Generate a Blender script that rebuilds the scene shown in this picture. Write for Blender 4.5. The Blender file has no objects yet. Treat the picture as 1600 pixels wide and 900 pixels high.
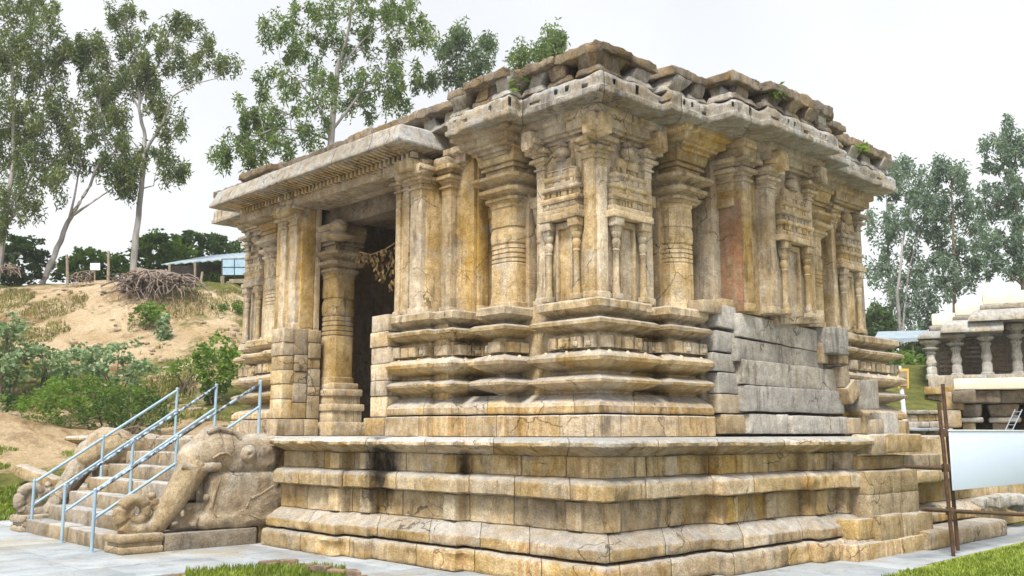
import bpy, math, random
from mathutils import Vector, noise, Matrix
random.seed(7)
SC = bpy.context.scene
COL = SC.collection

# ------------------------------------------------------------------ camera
EYE = 1.6
YAW, PITCH, LENS = math.radians(46.2295), math.radians(8.587), 33.674
cam_d = bpy.data.cameras.new("camera"); cam = bpy.data.objects.new("camera", cam_d); COL.objects.link(cam)
cam.location = (0, 0, EYE); cam.rotation_euler = (math.pi/2 + PITCH, 0, YAW)
cam_d.lens = LENS; cam_d.sensor_width = 36; cam_d.clip_end = 2000
SC.camera = cam

# ------------------------------------------------------------------ sky, sun, exposure
SUN_EL, SUN_AZ = math.radians(57), math.radians(150)      # azimuth: compass angle from +Y towards +X
W = bpy.data.worlds.new("World"); SC.world = W; W.use_nodes = True
nt = W.node_tree; nt.nodes.clear()
sky = nt.nodes.new("ShaderNodeTexSky"); sky.sky_type = 'NISHITA'; sky.sun_disc = False
sky.sun_elevation = SUN_EL; sky.sun_rotation = SUN_AZ
sky.dust_density = 4.0; sky.ozone_density = 1.0; sky.air_density = 1.0
hs = nt.nodes.new("ShaderNodeHueSaturation"); hs.inputs['Saturation'].default_value = 0.42
cl = nt.nodes.new("ShaderNodeMix"); cl.data_type = 'RGBA'; cl.inputs[0].default_value = 0.45
cl.inputs[7].default_value = (11.0, 11.05, 11.15, 1)
bg = nt.nodes.new("ShaderNodeBackground"); bg.inputs['Strength'].default_value = 0.0705
wo = nt.nodes.new("ShaderNodeOutputWorld")
nt.links.new(sky.outputs[0], hs.inputs['Color']); nt.links.new(hs.outputs[0], cl.inputs[6])
tcn = nt.nodes.new("ShaderNodeTexCoord"); cn = nt.nodes.new("ShaderNodeTexNoise"); cn.inputs['Scale'].default_value = 2.6; cn.inputs['Detail'].default_value = 5
cr = nt.nodes.new("ShaderNodeMapRange"); cr.inputs[1].default_value = .35; cr.inputs[2].default_value = .65; cr.inputs[3].default_value = .46; cr.inputs[4].default_value = .56
nt.links.new(tcn.outputs['Generated'], cn.inputs['Vector']); nt.links.new(cn.outputs[0], cr.inputs[0]); nt.links.new(cr.outputs[0], cl.inputs[0])
nt.links.new(cl.outputs[2], bg.inputs['Color']); nt.links.new(bg.outputs[0], wo.inputs['Surface'])
sun_d = bpy.data.lights.new("sun", 'SUN'); sun = bpy.data.objects.new("sun", sun_d); COL.objects.link(sun)
sun_d.energy = 2.9; sun_d.angle = math.radians(18); sun_d.color = (1.0, 0.95, 0.87)
sdir = Vector((math.sin(SUN_AZ)*math.cos(SUN_EL), math.cos(SUN_AZ)*math.cos(SUN_EL), math.sin(SUN_EL)))
sun.rotation_euler = sdir.to_track_quat('Z', 'Y').to_euler()
SC.view_settings.view_transform = 'Standard'; SC.view_settings.look = 'None'
SC.view_settings.gamma = 1; SC.view_settings.exposure = 1.02
SC.view_settings.use_curve_mapping = False
SC.cycles.max_bounces = 6; SC.cycles.diffuse_bounces = 2

# ------------------------------------------------------------------ measuring helpers (surveyed from the photograph)
FWD = Vector((-math.sin(YAW), math.cos(YAW), 0)); RT = Vector((math.cos(YAW), math.sin(YAW), 0))
F3 = FWD*math.cos(PITCH) + Vector((0, 0, math.sin(PITCH))); U3 = RT.cross(F3)
FPX = LENS/36*1600
CAM = Vector((0, 0, EYE))
def ray(px, py): return (F3*FPX + RT*(px-800) + U3*(450-py)).normalized()
def on_x(px, py, X):
    d = ray(px, py); return CAM + d*(X/d.x)
def on_y(px, py, Y):
    d = ray(px, py); return CAM + d*(Y/d.y)
def on_z(px, py, z=0.0):
    d = ray(px, py); return CAM + d*((z-EYE)/d.z)
def at(px, py, D):                       # point seen at that pixel, D metres in front of the camera (horizontally)
    d = ray(px, py); return CAM + d*(D/d.dot(FWD))

# ------------------------------------------------------------------ mesh helpers
def tag(o, label=None, cat=None, group=None, kind=None):
    if label: o["label"] = label
    if cat: o["category"] = cat
    if group: o["group"] = group
    if kind: o["kind"] = kind
    return o
def empty(name, loc=(0, 0, 0)):
    o = bpy.data.objects.new(name, None); COL.objects.link(o); o.location = loc; o.empty_display_size = .2
    return o
class MB:
    def __init__(s): s.v = []; s.f = []
    def add(s, vs, fs):
        b = len(s.v); s.v.extend(vs); s.f.extend([tuple(i+b for i in f) for f in fs])
    def build(s, name, mat, parent=None, smooth=True, ang=38):
        me = bpy.data.meshes.new(name); me.from_pydata([tuple(v) for v in s.v], [], s.f)
        if smooth:
            me.shade_smooth()
            if ang: me.set_sharp_from_angle(angle=math.radians(ang))
        if isinstance(mat, (list, tuple)):
            for m in mat: me.materials.append(m)
        else: me.materials.append(mat)
        o = bpy.data.objects.new(name, me); COL.objects.link(o)
        if parent is not None:
            o.parent = parent
            if parent.parent is None: o.matrix_parent_inverse = parent.matrix_basis.inverted()
        return o
def disp(p, amp):
    if amp == 0: return p
    a = noise.noise_vector(p*2.3)*.9 + noise.noise_vector(p*7.1)*.6 + noise.noise_vector(p*19)*.45
    return p + a*amp
def lin(a, b, step):
    n = max(1, int(math.ceil((b-a)/step))); return [a+(b-a)*i/n for i in range(n+1)]
def rbox(mb, lo, hi, r=.012, T=None, amp=.003, seg=10., taper=None):
    """box with rounded, worn edges; T maps local (u,n,z) to world"""
    r = min(r, *[(hi[i]-lo[i])*.3 for i in range(3)])
    ax = []
    for i in range(3):
        ax.append([lo[i]] + lin(lo[i]+r, hi[i]-r, seg) + [hi[i]])
    idx = {}; vs = []; fs = []
    n = [len(a) for a in ax]
    def vert(i, j, k):
        key = (i, j, k)
        if key in idx: return idx[key]
        p = Vector((ax[0][i], ax[1][j], ax[2][k]))
        c = Vector([min(max(p[q], lo[q]+r), hi[q]-r) for q in range(3)])
        d = p-c
        if d.length > 1e-9: p = c + d.normalized()*r
        if taper:
            t = (p.z-lo[2])/(hi[2]-lo[2]); m = Vector(((lo[0]+hi[0])/2, (lo[1]+hi[1])/2, 0))
            s = 1+(taper-1)*t; p = Vector((m.x+(p.x-m.x)*s, m.y+(p.y-m.y)*s, p.z))
        if T: p = T(p)
        p = disp(p, amp)
        idx[key] = len(vs); vs.append(p); return idx[key]
    for a in range(3):
        b, c = (a+1) % 3, (a+2) % 3
        for side in (0, n[a]-1):
            for i in range(n[b]-1):
                for j in range(n[c]-1):
                    q = []
                    for (ii, jj) in ((i, j), (i+1, j), (i+1, j+1), (i, j+1)):
                        k = [0, 0, 0]; k[a] = side; k[b] = ii; k[c] = jj; q.append(vert(*k))
                    fs.append(tuple(q) if side else tuple(reversed(q)))
    mb.add(vs, fs)
def lathe(mb, prof, seg=20, shape=None, T=None, amp=.002, rot=0., capb=True, capt=True):
    """turned profile [(r,z)...]; shape(a, z) scales the radius"""
    vs = []; fs = []
    for (r, z) in prof:
        for i in range(seg):
            a = rot + 2*math.pi*i/seg
            k = shape(a, z) if shape else 1
            p = Vector((r*k*math.cos(a), r*k*math.sin(a), z))
            if T: p = T(p)
            vs.append(disp(p, amp))
    for j in range(len(prof)-1):
        for i in range(seg):
            i2 = (i+1) % seg
            fs.append((j*seg+i, j*seg+i2, (j+1)*seg+i2, (j+1)*seg+i))
    if capb: fs.append(tuple(reversed(range(seg))))
    if capt: fs.append(tuple((len(prof)-1)*seg+i for i in range(seg)))
    mb.add(vs, fs)
def tube(mb, pts, rads, seg=8, amp=0.):
    vs = []; fs = []; pts = [Vector(p) for p in pts]
    for i, p in enumerate(pts):
        t = (pts[min(i+1, len(pts)-1)]-pts[max(i-1, 0)]).normalized()
        u = t.cross(Vector((0, 0, 1)) if abs(t.z) < .9 else Vector((1, 0, 0))).normalized(); w = t.cross(u)
        r = rads[i] if isinstance(rads, (list, tuple)) else rads
        for k in range(seg):
            a = 2*math.pi*k/seg
            vs.append(disp(p + (u*math.cos(a)+w*math.sin(a))*r, amp))
    for i in range(len(pts)-1):
        for k in range(seg):
            k2 = (k+1) % seg
            fs.append((i*seg+k, i*seg+k2, (i+1)*seg+k2, (i+1)*seg+k))
    fs.append(tuple(reversed(range(seg)))); fs.append(tuple((len(pts)-1)*seg+k for k in range(seg)))
    mb.add(vs, fs)
def frame(o, u, n):
    """local (u,n,z) -> world for a wall face whose run is u and whose outward normal is n"""
    o, u, n = Vector(o), Vector(u), Vector(n)
    return lambda p: o + u*p.x + n*p.y + Vector((0, 0, p.z))

# ---- a moulded course swept along a stepped plan, cut into stones
def seg_n(a, b):
    d = (b-a).normalized(); return Vector((-d.y, d.x))
def resample(prof, step):
    out = []
    for (a, b) in zip(prof, prof[1:]):
        L = math.hypot(b[0]-a[0], b[1]-a[1]); n = max(1, int(math.ceil(L/step)))
        for i in range(n): out.append((a[0]+(b[0]-a[0])*i/n, a[1]+(b[1]-a[1])*i/n))
    out.append(prof[-1]); return out
def sweep_block(poly, s0, s1, prof, back, step=.09, pstep=.06, amp=.006, endround=.01, dents=None):
    P = [Vector(p) for p in poly]
    cum = [0]
    for a, b in zip(P, P[1:]): cum.append(cum[-1]+(b-a).length)
    V = []                                          # mitre vector at every plan corner
    for j in range(len(P)):
        v = Vector((0, 0))
        if j > 0: v += seg_n(P[j-1], P[j])
        if j < len(P)-1: v += seg_n(P[j], P[j+1])
        V.append(v)
    def seg_at(s):
        for i in range(len(P)-1):
            if s <= cum[i+1]+1e-9: return i
        return len(P)-2
    ss = [s0] + [c for c in cum[1:-1] if s0+1e-4 < c < s1-1e-4] + [s1]
    samples = []
    for a, b in zip(ss, ss[1:]):
        for s in lin(a, b, step)[:-1]: samples.append(s)
    samples.append(s1)
    samples = sorted(set(samples + [s0+.02, s1-.02])) if s1-s0 > .1 else samples
    pr = resample(prof, pstep); nf = len(pr)
    ring = pr + [(back, pr[-1][1]), (back, pr[0][1])]
    m = len(ring); mb = MB(); vs = []; fs = []
    for s in samples:
        i = seg_at(s); t = (s-cum[i])/(cum[i+1]-cum[i]); base = P[i].lerp(P[i+1], t); nn = V[i].lerp(V[i+1], t)
        e = min(s-s0, s1-s); er = endround*max(0, 1-e/.02) if endround else 0
        for k, (d, z) in enumerate(ring):
            dd = d + (er if k < nf else 0)
            if dents and k < nf: dd += dents(s, z)
            q = base + nn*dd
            p = Vector((q.x, q.y, z))
            vs.append(disp(p, amp) if k < nf else p)
    ns = len(samples)
    for a in range(ns-1):
        for k in range(m):
            k2 = (k+1) % m
            fs.append((a*m+k, (a+1)*m+k, (a+1)*m+k2, a*m+k2))
    fs.append(tuple(range(m))); fs.append(tuple(reversed([(ns-1)*m+k for k in range(m)])))
    mb.add(vs, fs); return mb
def poly_len(poly): return sum((Vector(b)-Vector(a)).length for a, b in zip(poly, poly[1:]))
def course(name, poly, prof, back, mat, parent, mean=.95, gap=.006, cuts=None, seed=0, **kw):
    L = poly_len(poly); rnd = random.Random(seed)
    if cuts is None:
        cuts = [0]; s = 0
        while True:
            s += mean*rnd.uniform(.7, 1.35)
            if s > L-mean*.5: break
            cuts.append(s)
        cuts.append(L)
    # keep joints off the corners
    cum = 0; cor = []
    for a, b in zip(poly, poly[1:]): cum += (Vector(b)-Vector(a)).length; cor.append(cum)
    for i in range(1, len(cuts)-1):
        for c in cor[:-1]:
            if abs(cuts[i]-c) < .06: cuts[i] = c+.07
    out = []
    for a, b in zip(cuts, cuts[1:]):
        if b-a < .05: continue
        out.append(sweep_block(poly, a+gap/2, b-gap/2, prof, back+rnd.uniform(0, .03), **kw).build(name, mat, parent))
    return out

# ------------------------------------------------------------------ materials
def nodes(mat):
    mat.use_nodes = True; t = mat.node_tree; t.nodes.clear()
    o = t.nodes.new("ShaderNodeOutputMaterial"); b = t.nodes.new("ShaderNodeBsdfPrincipled")
    t.links.new(b.outputs[0], o.inputs[0]); return t, b
class NT:
    def __init__(s, t): s.t = t
    def n(s, k, **kw):
        x = s.t.nodes.new(k)
        for a, v in kw.items(): setattr(x, a, v)
        return x
    def l(s, a, b): s.t.links.new(a, b)
    def pos(s): return s.n("ShaderNodeNewGeometry").outputs['Position']
    def vmul(s, v, k):
        m = s.n("ShaderNodeVectorMath", operation='MULTIPLY'); s.l(v, m.inputs[0]); m.inputs[1].default_value = k; return m.outputs[0]
    def noise(s, v, sc, det=4, rough=.55, dist=0):
        m = s.n("ShaderNodeTexNoise"); s.l(v, m.inputs['Vector']); m.inputs['Scale'].default_value = sc
        m.inputs['Detail'].default_value = det; m.inputs['Roughness'].default_value = rough; m.inputs['Distortion'].default_value = dist
        return m.outputs[0]
    def ramp(s, v, a, b, x=0., y=1.):
        m = s.n("ShaderNodeMapRange"); s.l(v, m.inputs[0]); m.inputs[1].default_value = a; m.inputs[2].default_value = b
        m.inputs[3].default_value = x; m.inputs[4].default_value = y; return m.outputs[0]
    def mix(s, f, a, b, bt='MIX'):
        m = s.n("ShaderNodeMix", data_type='RGBA', blend_type=bt)
        for i, v in ((0, f), (6, a), (7, b)):
            if hasattr(v, 'links'): s.l(v, m.inputs[i])
            else: m.inputs[i].default_value = (v if i == 0 else (*v, 1) if len(v) == 3 else v)
        return m.outputs[2]
    def math(s, op, a, b=0.):
        m = s.n("ShaderNodeMath", operation=op)
        for i, v in ((0, a), (1, b)):
            if hasattr(v, 'links'): s.l(v, m.inputs[i])
            else: m.inputs[i].default_value = v
        return m.outputs[0]
    def bump(s, h, st, dist, prev=None):
        m = s.n("ShaderNodeBump"); s.l(h, m.inputs['Height']); m.inputs['Strength'].default_value = st; m.inputs['Distance'].default_value = dist
        if prev is not None: s.l(prev, m.inputs['Normal'])
        return m.outputs[0]
def stone(name, light=(.61, .49, .305), mid=(.37, .262, .118), ochre=(.43, .27, .075), grey=(.37, .375, .37), top=.75, streak=.85,
          stripes=0., dark=.45, tint=.15, bumpk=1., red=0., stains=(), drip=.58, greyk=.42):
    m = bpy.data.materials.new(name); t, b = nodes(m); N = NT(t); p = N.pos()
    oi = N.n("ShaderNodeObjectInfo"); rnd = oi.outputs['Random']
    c = N.mix(N.ramp(N.noise(p, 1.3, 7, .66, .5), .40, .60), mid, light)
    # ochre iron staining in vertical runs and blotches
    st = N.noise(N.vmul(p, (5.5, 5.5, .55)), 1., 5, .6, .3)
    bl = N.noise(p, .8, 3, .5)
    f = N.math('MULTIPLY', N.ramp(st, .45, .66), N.ramp(bl, .34, .62, .15, 1.)); f = N.math('MULTIPLY', f, streak)
    c = N.mix(f, c, ochre)
    # pale grey lichen patches
    c = N.mix(N.math('MULTIPLY', N.ramp(N.noise(p, 1.9, 6, .65, .6), .53, .67), greyk), c, grey)
    # dark weathering blotches
    c = N.mix(N.math('MULTIPLY', N.ramp(N.noise(p, 4.2, 6, .7, .5), .57, .74), dark), c, (.07, .048, .026))
    dr = N.noise(N.vmul(p, (7.5, 7.5, .9)), 1., 6, .65, .25)
    dm = N.math('MULTIPLY', N.ramp(dr, .49, .62), N.ramp(N.noise(p, 1.4, 4, .6), .44, .60)); c = N.mix(N.math('MULTIPLY', dm, drip), c, (.055, .036, .018))
    if red: c = N.mix(N.math('MULTIPLY', N.ramp(N.noise(N.vmul(p, (3, 3, 1)), 2., 4, .6), .38, .55), red), c, (.40, .17, .085))
    if stripes:
        sx = N.n("ShaderNodeSeparateXYZ"); N.l(p, sx.inputs[0])
        u = N.math('SUBTRACT', sx.outputs[1], sx.outputs[0])
        sn = N.math('SINE', N.math('MULTIPLY', u, 46.))
        sn = N.math('MULTIPLY', N.ramp(sn, 0., .5), N.ramp(N.noise(p, 1.3, 4, .6), .44, .58))
        sn = N.math('MULTIPLY', sn, N.ramp(N.noise(p, 14., 3), .35, .6))
        c = N.mix(N.math('MULTIPLY', sn, stripes), c, (.40, .19, .09))
    # grey weathering skin on faces that take the rain
    g = N.n("ShaderNodeNewGeometry"); sz = N.n("ShaderNodeSeparateXYZ"); N.l(g.outputs['True Normal'], sz.inputs[0])
    tf = N.math('MULTIPLY', N.ramp(sz.outputs[2], .25, .8), N.ramp(N.noise(p, 2.6, 5, .6), .25, .55, .35, 1.)); tf = N.math('MULTIPLY', tf, top)
    c = N.mix(tf, c, grey)
    for (sp, rad, k) in stains:
        d = N.n("ShaderNodeVectorMath", operation='DISTANCE'); N.l(N.vmul(p, (1, 1, .45)), d.inputs[0]); d.inputs[1].default_value = (sp[0], sp[1], sp[2]*.45)
        nn = N.math('ADD', d.outputs['Value'], N.math('MULTIPLY', N.noise(N.vmul(p, (6, 6, 2.5)), 1., 6, .7), rad*1.5))
        c = N.mix(N.ramp(nn, rad*.95, rad*1.6, k, 0.), c, (.018, .014, .010))
    # hairline cracks
    wv = N.n("ShaderNodeVectorMath", operation='ADD'); N.l(p, wv.inputs[0])
    nz = N.n("ShaderNodeTexNoise"); N.l(p, nz.inputs['Vector']); nz.inputs['Scale'].default_value = 2.2; nz.inputs['Detail'].default_value = 5; N.l(N.vmul(nz.outputs['Color'], (.55, .55, .55)), wv.inputs[1])
    vo = N.n("ShaderNodeTexVoronoi", feature='DISTANCE_TO_EDGE'); N.l(wv.outputs[0], vo.inputs['Vector']); vo.inputs['Scale'].default_value = 1.25
    ck = N.math('MULTIPLY', N.ramp(vo.outputs['Distance'], .004, .014, 1., 0.), N.ramp(N.noise(p, .9, 3), .50, .58)); c = N.mix(N.math('MULTIPLY', ck, .75), c, (.06, .042, .025))
    # grain
    gr = N.noise(p, 55., 4, .7)
    c = N.mix(1., c, N.mix(N.ramp(gr, .3, .7), (.64, .63, .61), (1.28, 1.28, 1.28)), 'MULTIPLY')
    gr2 = N.noise(p, 9., 5, .7)
    c = N.mix(1., c, N.mix(N.ramp(gr2, .3, .7), (.72, .70, .67), (1.20, 1.20, 1.21)), 'MULTIPLY')
    h = N.n("ShaderNodeHueSaturation"); N.l(c, h.inputs['Color'])
    N.l(N.ramp(rnd, 0, 1, 1-tint*1.5, 1+tint), h.inputs['Value'])
    r2 = N.math('FRACT', N.math('MULTIPLY', rnd, 17.3)); N.l(N.ramp(r2, 0, 1, .72, 1.15), h.inputs['Saturation'])
    N.l(h.outputs[0], b.inputs['Base Color']); b.inputs['Roughness'].default_value = .88
    b.inputs['Specular IOR Level'].default_value = .25
    bm = N.bump(N.noise(p, 5.5, 7, .65), .35*bumpk, .05)
    bm = N.bump(N.noise(p, 15., 6, .75, .6), .55*bumpk, .03, bm)
    bm = N.bump(N.noise(p, 44., 6, .7), .6*bumpk, .012, bm)
    N.l(bm, b.inputs['Normal']); return m
def simple(name, c1, c2, sc=8., rough=.7, bump=.2, dist=.01, metal=0., det=5, vscale=(1, 1, 1), lo=.35, hi=.65, rnd=0.):
    m = bpy.data.materials.new(name); t, b = nodes(m); N = NT(t); p = N.vmul(N.pos(), vscale)
    n = N.noise(p, sc, det, .6); c = N.mix(N.ramp(n, lo, hi), c1, c2)
    if rnd:
        h = N.n("ShaderNodeHueSaturation"); N.l(c, h.inputs['Color'])
        N.l(N.ramp(N.n("ShaderNodeObjectInfo").outputs['Random'], 0, 1, 1-rnd, 1+rnd), h.inputs['Value']); c = h.outputs[0]
    N.l(c, b.inputs['Base Color']); b.inputs['Roughness'].default_value = rough; b.inputs['Metallic'].default_value = metal
    b.inputs['Specular IOR Level'].default_value = .3
    if bump: N.l(N.bump(N.noise(p, sc*3, 6, .65), bump, dist), b.inputs['Normal'])
    return m
def leaf_mat(name, c1, c2, trans=.5, rough=.5):
    m = bpy.data.materials.new(name); m.use_nodes = True; t = m.node_tree; t.nodes.clear(); N = NT(t)
    o = N.n("ShaderNodeOutputMaterial"); b = N.n("ShaderNodeBsdfPrincipled"); tr = N.n("ShaderNodeBsdfTranslucent"); mx = N.n("ShaderNodeMixShader")
    p = N.pos(); c = N.mix(N.ramp(N.noise(p, 1.1, 3, .6), .35, .65), c1, c2)
    c = N.mix(1., c, N.mix(N.ramp(N.noise(p, 9., 2), .3, .7), (.65, .65, .65), (1.3, 1.3, 1.2)), 'MULTIPLY')
    N.l(c, b.inputs['Base Color']); b.inputs['Roughness'].default_value = rough; b.inputs['Specular IOR Level'].default_value = .35
    N.l(N.mix(1., c, (1.3, 1.5, .7), 'MULTIPLY'), tr.inputs['Color'])
    mx.inputs[0].default_value = trans; N.l(b.outputs[0], mx.inputs[1]); N.l(tr.outputs[0], mx.inputs[2]); N.l(mx.outputs[0], o.inputs[0]); return m
M = {}
SOOT = [((-10.55, 7.75, 1.2), .42, .95), ((-10.42, 7.6, .95), .25, .9), ((-9.05, 7.85, 1.2), .2, .8)]
M['plinth'] = stone('plinth_stone', streak=.85, stripes=0., stains=SOOT, dark=.5)
M['plinth_stripe'] = stone('plinth_stone_striped', streak=.7, stripes=.7, dark=.35)
M['plinth_slab'] = stone('plinth_slab_stone', grey=(.41, .43, .44), top=.95, stains=SOOT, dark=.6)
M['base'] = stone('moulding_stone', streak=.9, light=(.61, .49, .305))
M['base_stripe'] = stone('moulding_stone_striped', streak=.8, stripes=.65, dark=.3)
M['wall'] = stone('wall_stone', streak=.95, mid=(.385, .27, .118), light=(.62, .49, .30))
M['pier'] = stone('carved_stone', streak=.55, light=(.69, .57, .39), mid=(.45, .34, .19), grey=(.43, .43, .415), greyk=.5)
M['eave'] = stone('eave_stone', streak=.3, light=(.41, .385, .33), mid=(.29, .255, .20), grey=(.355, .385, .415), dark=.6, greyk=1.)
M['roof'] = stone('roof_stone', streak=.5, light=(.34, .28, .20), mid=(.19, .145, .095), grey=(.29, .295, .29), dark=.75, bumpk=1.8)
M['grey'] = stone('repair_stone', light=(.47, .45, .40), mid=(.34, .325, .29), ochre=(.40, .31, .18), grey=(.38, .40, .415), streak=.35, dark=.3, tint=.12)
M['tan'] = stone('tan_repair_stone', light=(.50, .41, .27), mid=(.34, .25, .135), streak=.6, tint=.1)
M['red'] = stone('red_stained_stone', red=.6, streak=.5, light=(.42, .32, .2), mid=(.30, .2, .11))
M['eleph'] = stone('elephant_stone', light=(.47, .385, .255), mid=(.31, .23, .135), ochre=(.35, .22, .08), streak=.55, dark=.45, top=.5, bumpk=1.2)
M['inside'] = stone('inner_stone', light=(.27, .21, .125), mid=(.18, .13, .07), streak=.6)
M['step'] = stone('step_stone', light=(.40, .345, .26), mid=(.25, .195, .125), grey=(.40, .42, .43), top=.95, stripes=.25, streak=.5)
def paving_material():
    m = bpy.data.materials.new('paving_concrete'); t, b = nodes(m); N = NT(t); p = N.pos()
    c = N.mix(N.ramp(N.noise(p, 1.4, 6, .65, .4), .35, .65), (.24, .27, .30), (.37, .40, .42))
    c = N.mix(N.math('MULTIPLY', N.ramp(N.noise(p, .7, 6, .7, .8), .50, .64), .65), c, (.30, .25, .17))
    c = N.mix(N.math('MULTIPLY', N.ramp(N.noise(p, 3.1, 6, .75, .6), .56, .68), .6), c, (.12, .125, .12))
    c = N.mix(1., c, N.mix(N.ramp(N.noise(p, 60., 4, .7), .3, .7), (.75, .75, .75), (1.2, 1.2, 1.2)), 'MULTIPLY')
    h = N.n("ShaderNodeHueSaturation"); N.l(c, h.inputs['Color']); N.l(N.ramp(N.n("ShaderNodeObjectInfo").outputs['Random'], 0, 1, .9, 1.08), h.inputs['Value'])
    N.l(h.outputs[0], b.inputs['Base Color']); b.inputs['Roughness'].default_value = .85; b.inputs['Specular IOR Level'].default_value = .25
    N.l(N.bump(N.noise(p, 22., 6, .7), .35, .008), b.inputs['Normal']); return m
M['pave'] = paving_material()
M['rail'] = simple('rail_paint', (.24, .36, .46), (.32, .43, .50), 6., .42, .1, .002)
M['rail_worn'] = simple('worn_rail_paint', (.055, .055, .06), (.34, .45, .54), 14., .5, .2, .003, lo=.44, hi=.60)
M['iron'] = simple('rusted_iron', (.055, .032, .02), (.11, .062, .035), 12., .75, .4, .004)
M['board'] = simple('board_paint', (.56, .65, .82), (.58, .67, .84), 1.2, .95, .02, .002)
M['plaster'] = simple('cream_plaster', (.66, .58, .44), (.74, .68, .56), 2., .85, .3, .01)
M['thatch'] = simple('dry_leaf', (.20, .13, .05), (.36, .25, .11), 20., .8, .2, .004)
M['bark'] = simple('bark_pale', (.20, .185, .175), (.38, .36, .345), 3., .85, .4, .02, vscale=(1, 1, .35))
M['bark_dark'] = simple('bark_brown', (.12, .085, .06), (.22, .17, .125), 5., .9, .5, .02, vscale=(1, 1, .4))
M['wood'] = simple('weathered_post', (.20, .155, .11), (.33, .27, .21), 7., .85, .4, .01)
M['root'] = simple('dry_root', (.10, .078, .064), (.26, .205, .165), 6., .9, .4, .01)
M['tin'] = simple('tin_sheet', (.22, .28, .33), (.30, .36, .41), 2., .6, .08, .004)
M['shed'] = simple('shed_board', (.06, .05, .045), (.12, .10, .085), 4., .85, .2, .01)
M['blue'] = simple('blue_sheet', (.26, .40, .52), (.36, .50, .60), 3., .5, .1, .004)
M['white'] = simple('white_paint', (.62, .64, .66), (.72, .74, .75), 4., .6, .1, .002)
M['yellow'] = simple('yellow_paint', (.55, .34, .06), (.62, .42, .10), 4., .6, .1, .002)
M['brick'] = simple('mossy_brick', (.10, .075, .055), (.25, .17, .115), 9., .9, .5, .01, rnd=.2)
M['bucket'] = simple('pale_plastic', (.42, .41, .36), (.52, .50, .45), 5., .5, .1, .002)
M['euc1'] = leaf_mat('eucalyptus_leaf', (.075, .11, .045), (.185, .215, .085))
M['euc2'] = leaf_mat('eucalyptus_leaf_cool', (.075, .12, .075), (.155, .20, .12))
M['euc3'] = leaf_mat('eucalyptus_leaf_bright', (.085, .135, .05), (.19, .245, .09))
M['far_leaf'] = leaf_mat('far_tree_leaf_hazed', (.115, .17, .15), (.21, .275, .23))  # distance haze put into the leaf colour: paler and bluer green
M['bush'] = leaf_mat('bush_leaf', (.075, .14, .025), (.17, .26, .05))
M['bush_dark'] = leaf_mat('dark_bush_leaf', (.035, .07, .02), (.08, .13, .035))
M['calo'] = leaf_mat('milkweed_leaf', (.13, .20, .10), (.24, .33, .19), .25)
M['grassblade'] = leaf_mat('grass_blade', (.12, .17, .02), (.24, .30, .045), .3)
M['drygrass'] = leaf_mat('dry_grass_blade', (.15, .15, .045), (.30, .26, .11), .3)
def ground_material():
    m = bpy.data.materials.new('sandy_ground'); t, b = nodes(m); N = NT(t); p = N.pos()
    sand = N.mix(N.ramp(N.noise(p, .5, 6, .6), .35, .65), (.50, .375, .22), (.66, .53, .36))
    earth = N.mix(N.ramp(N.noise(p, 1.6, 5), .3, .7), (.19, .12, .05), (.31, .205, .095))
    c = N.mix(N.ramp(N.noise(p, .30, 7, .72, .8), .50, .62), sand, earth)
    c = N.mix(N.math('MULTIPLY', N.ramp(N.noise(p, 1.1, 6, .7, .5), .54, .68), .5), c, (.15, .10, .045))
    gr = N.mix(N.ramp(N.noise(p, 2.5, 5), .35, .65), (.10, .12, .03), (.20, .20, .055))
    at_ = N.n("ShaderNodeAttribute", attribute_name="grass"); gf = N.math('ADD', N.noise(p, .38, 7, .7, .4), N.math('MULTIPLY', N.math('SUBTRACT', at_.outputs['Fac'], .5), .7))
    c = N.mix(N.ramp(gf, .52, .62), c, gr)
    c = N.mix(1., c, N.mix(N.ramp(N.noise(p, 16., 6, .75), .3, .7), (.72, .70, .68), (1.2, 1.2, 1.2)), 'MULTIPLY')
    N.l(c, b.inputs['Base Color']); b.inputs['Roughness'].default_value = .95; b.inputs['Specular IOR Level'].default_value = .1
    bm = N.bump(N.noise(p, 1.3, 8, .75), 1., .45); bm = N.bump(N.noise(p, 11., 6, .7), .7, .05, bm); N.l(bm, b.inputs['Normal']); return m
M['ground'] = ground_material()
M['lawn'] = simple('lawn_soil', (.15, .19, .03), (.25, .29, .06), 5., .95, .5, .02)

# ================================================================== THE GROUND
def smooth(a, b, x):
    t = min(1, max(0, (x-a)/(b-a))); return t*t*(3-2*t)
def interp(pts, x):
    if x <= pts[0][0]: return pts[0][1]
    for (a, b) in zip(pts, pts[1:]):
        if x <= b[0]: return a[1]+(b[1]-a[1])*(x-a[0])/(b[0]-a[0])
    return pts[-1][1]
HL = [(18.5, 0), (21, .38), (24, 1.1), (27, 1.75), (31, 3.0), (36, 5.0), (41, 7.3), (44, 8.35), (48, 8.9), (70, 9.5), (200, 11)]
HR = [(31, 0), (36, 1.9), (42, 4.4), (50, 5.2), (200, 7)]
def ground_h(x, y):
    D = x*FWD.x+y*FWD.y; L = x*RT.x+y*RT.y
    if D < 8: return 0.
    t = L/D
    wl = smooth(-.12, -.30, t); wr = smooth(.18, .36, t)
    h = interp(HL, D)*wl + interp(HR, D)*wr
    if wl > 0:
        # the sand ridge beside the stairs
        rid = math.exp(-((D-25.5)/1.9)**2)*interp([(-.62, 1.1), (-.53, .75), (-.46, .25), (-.40, 0.0)], t)
        h += rid*wl
        k = smooth(20, 30, D)*wl
        h += k*(noise.noise(Vector((x*.16, y*.16, 3.)))*.7 + noise.noise(Vector((x*.5, y*.5, 9.)))*.22)
        h += smooth(17.5, 20, D)*wl*noise.noise(Vector((x*1.3, y*1.3, 1.)))*.07
    return h
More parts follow.
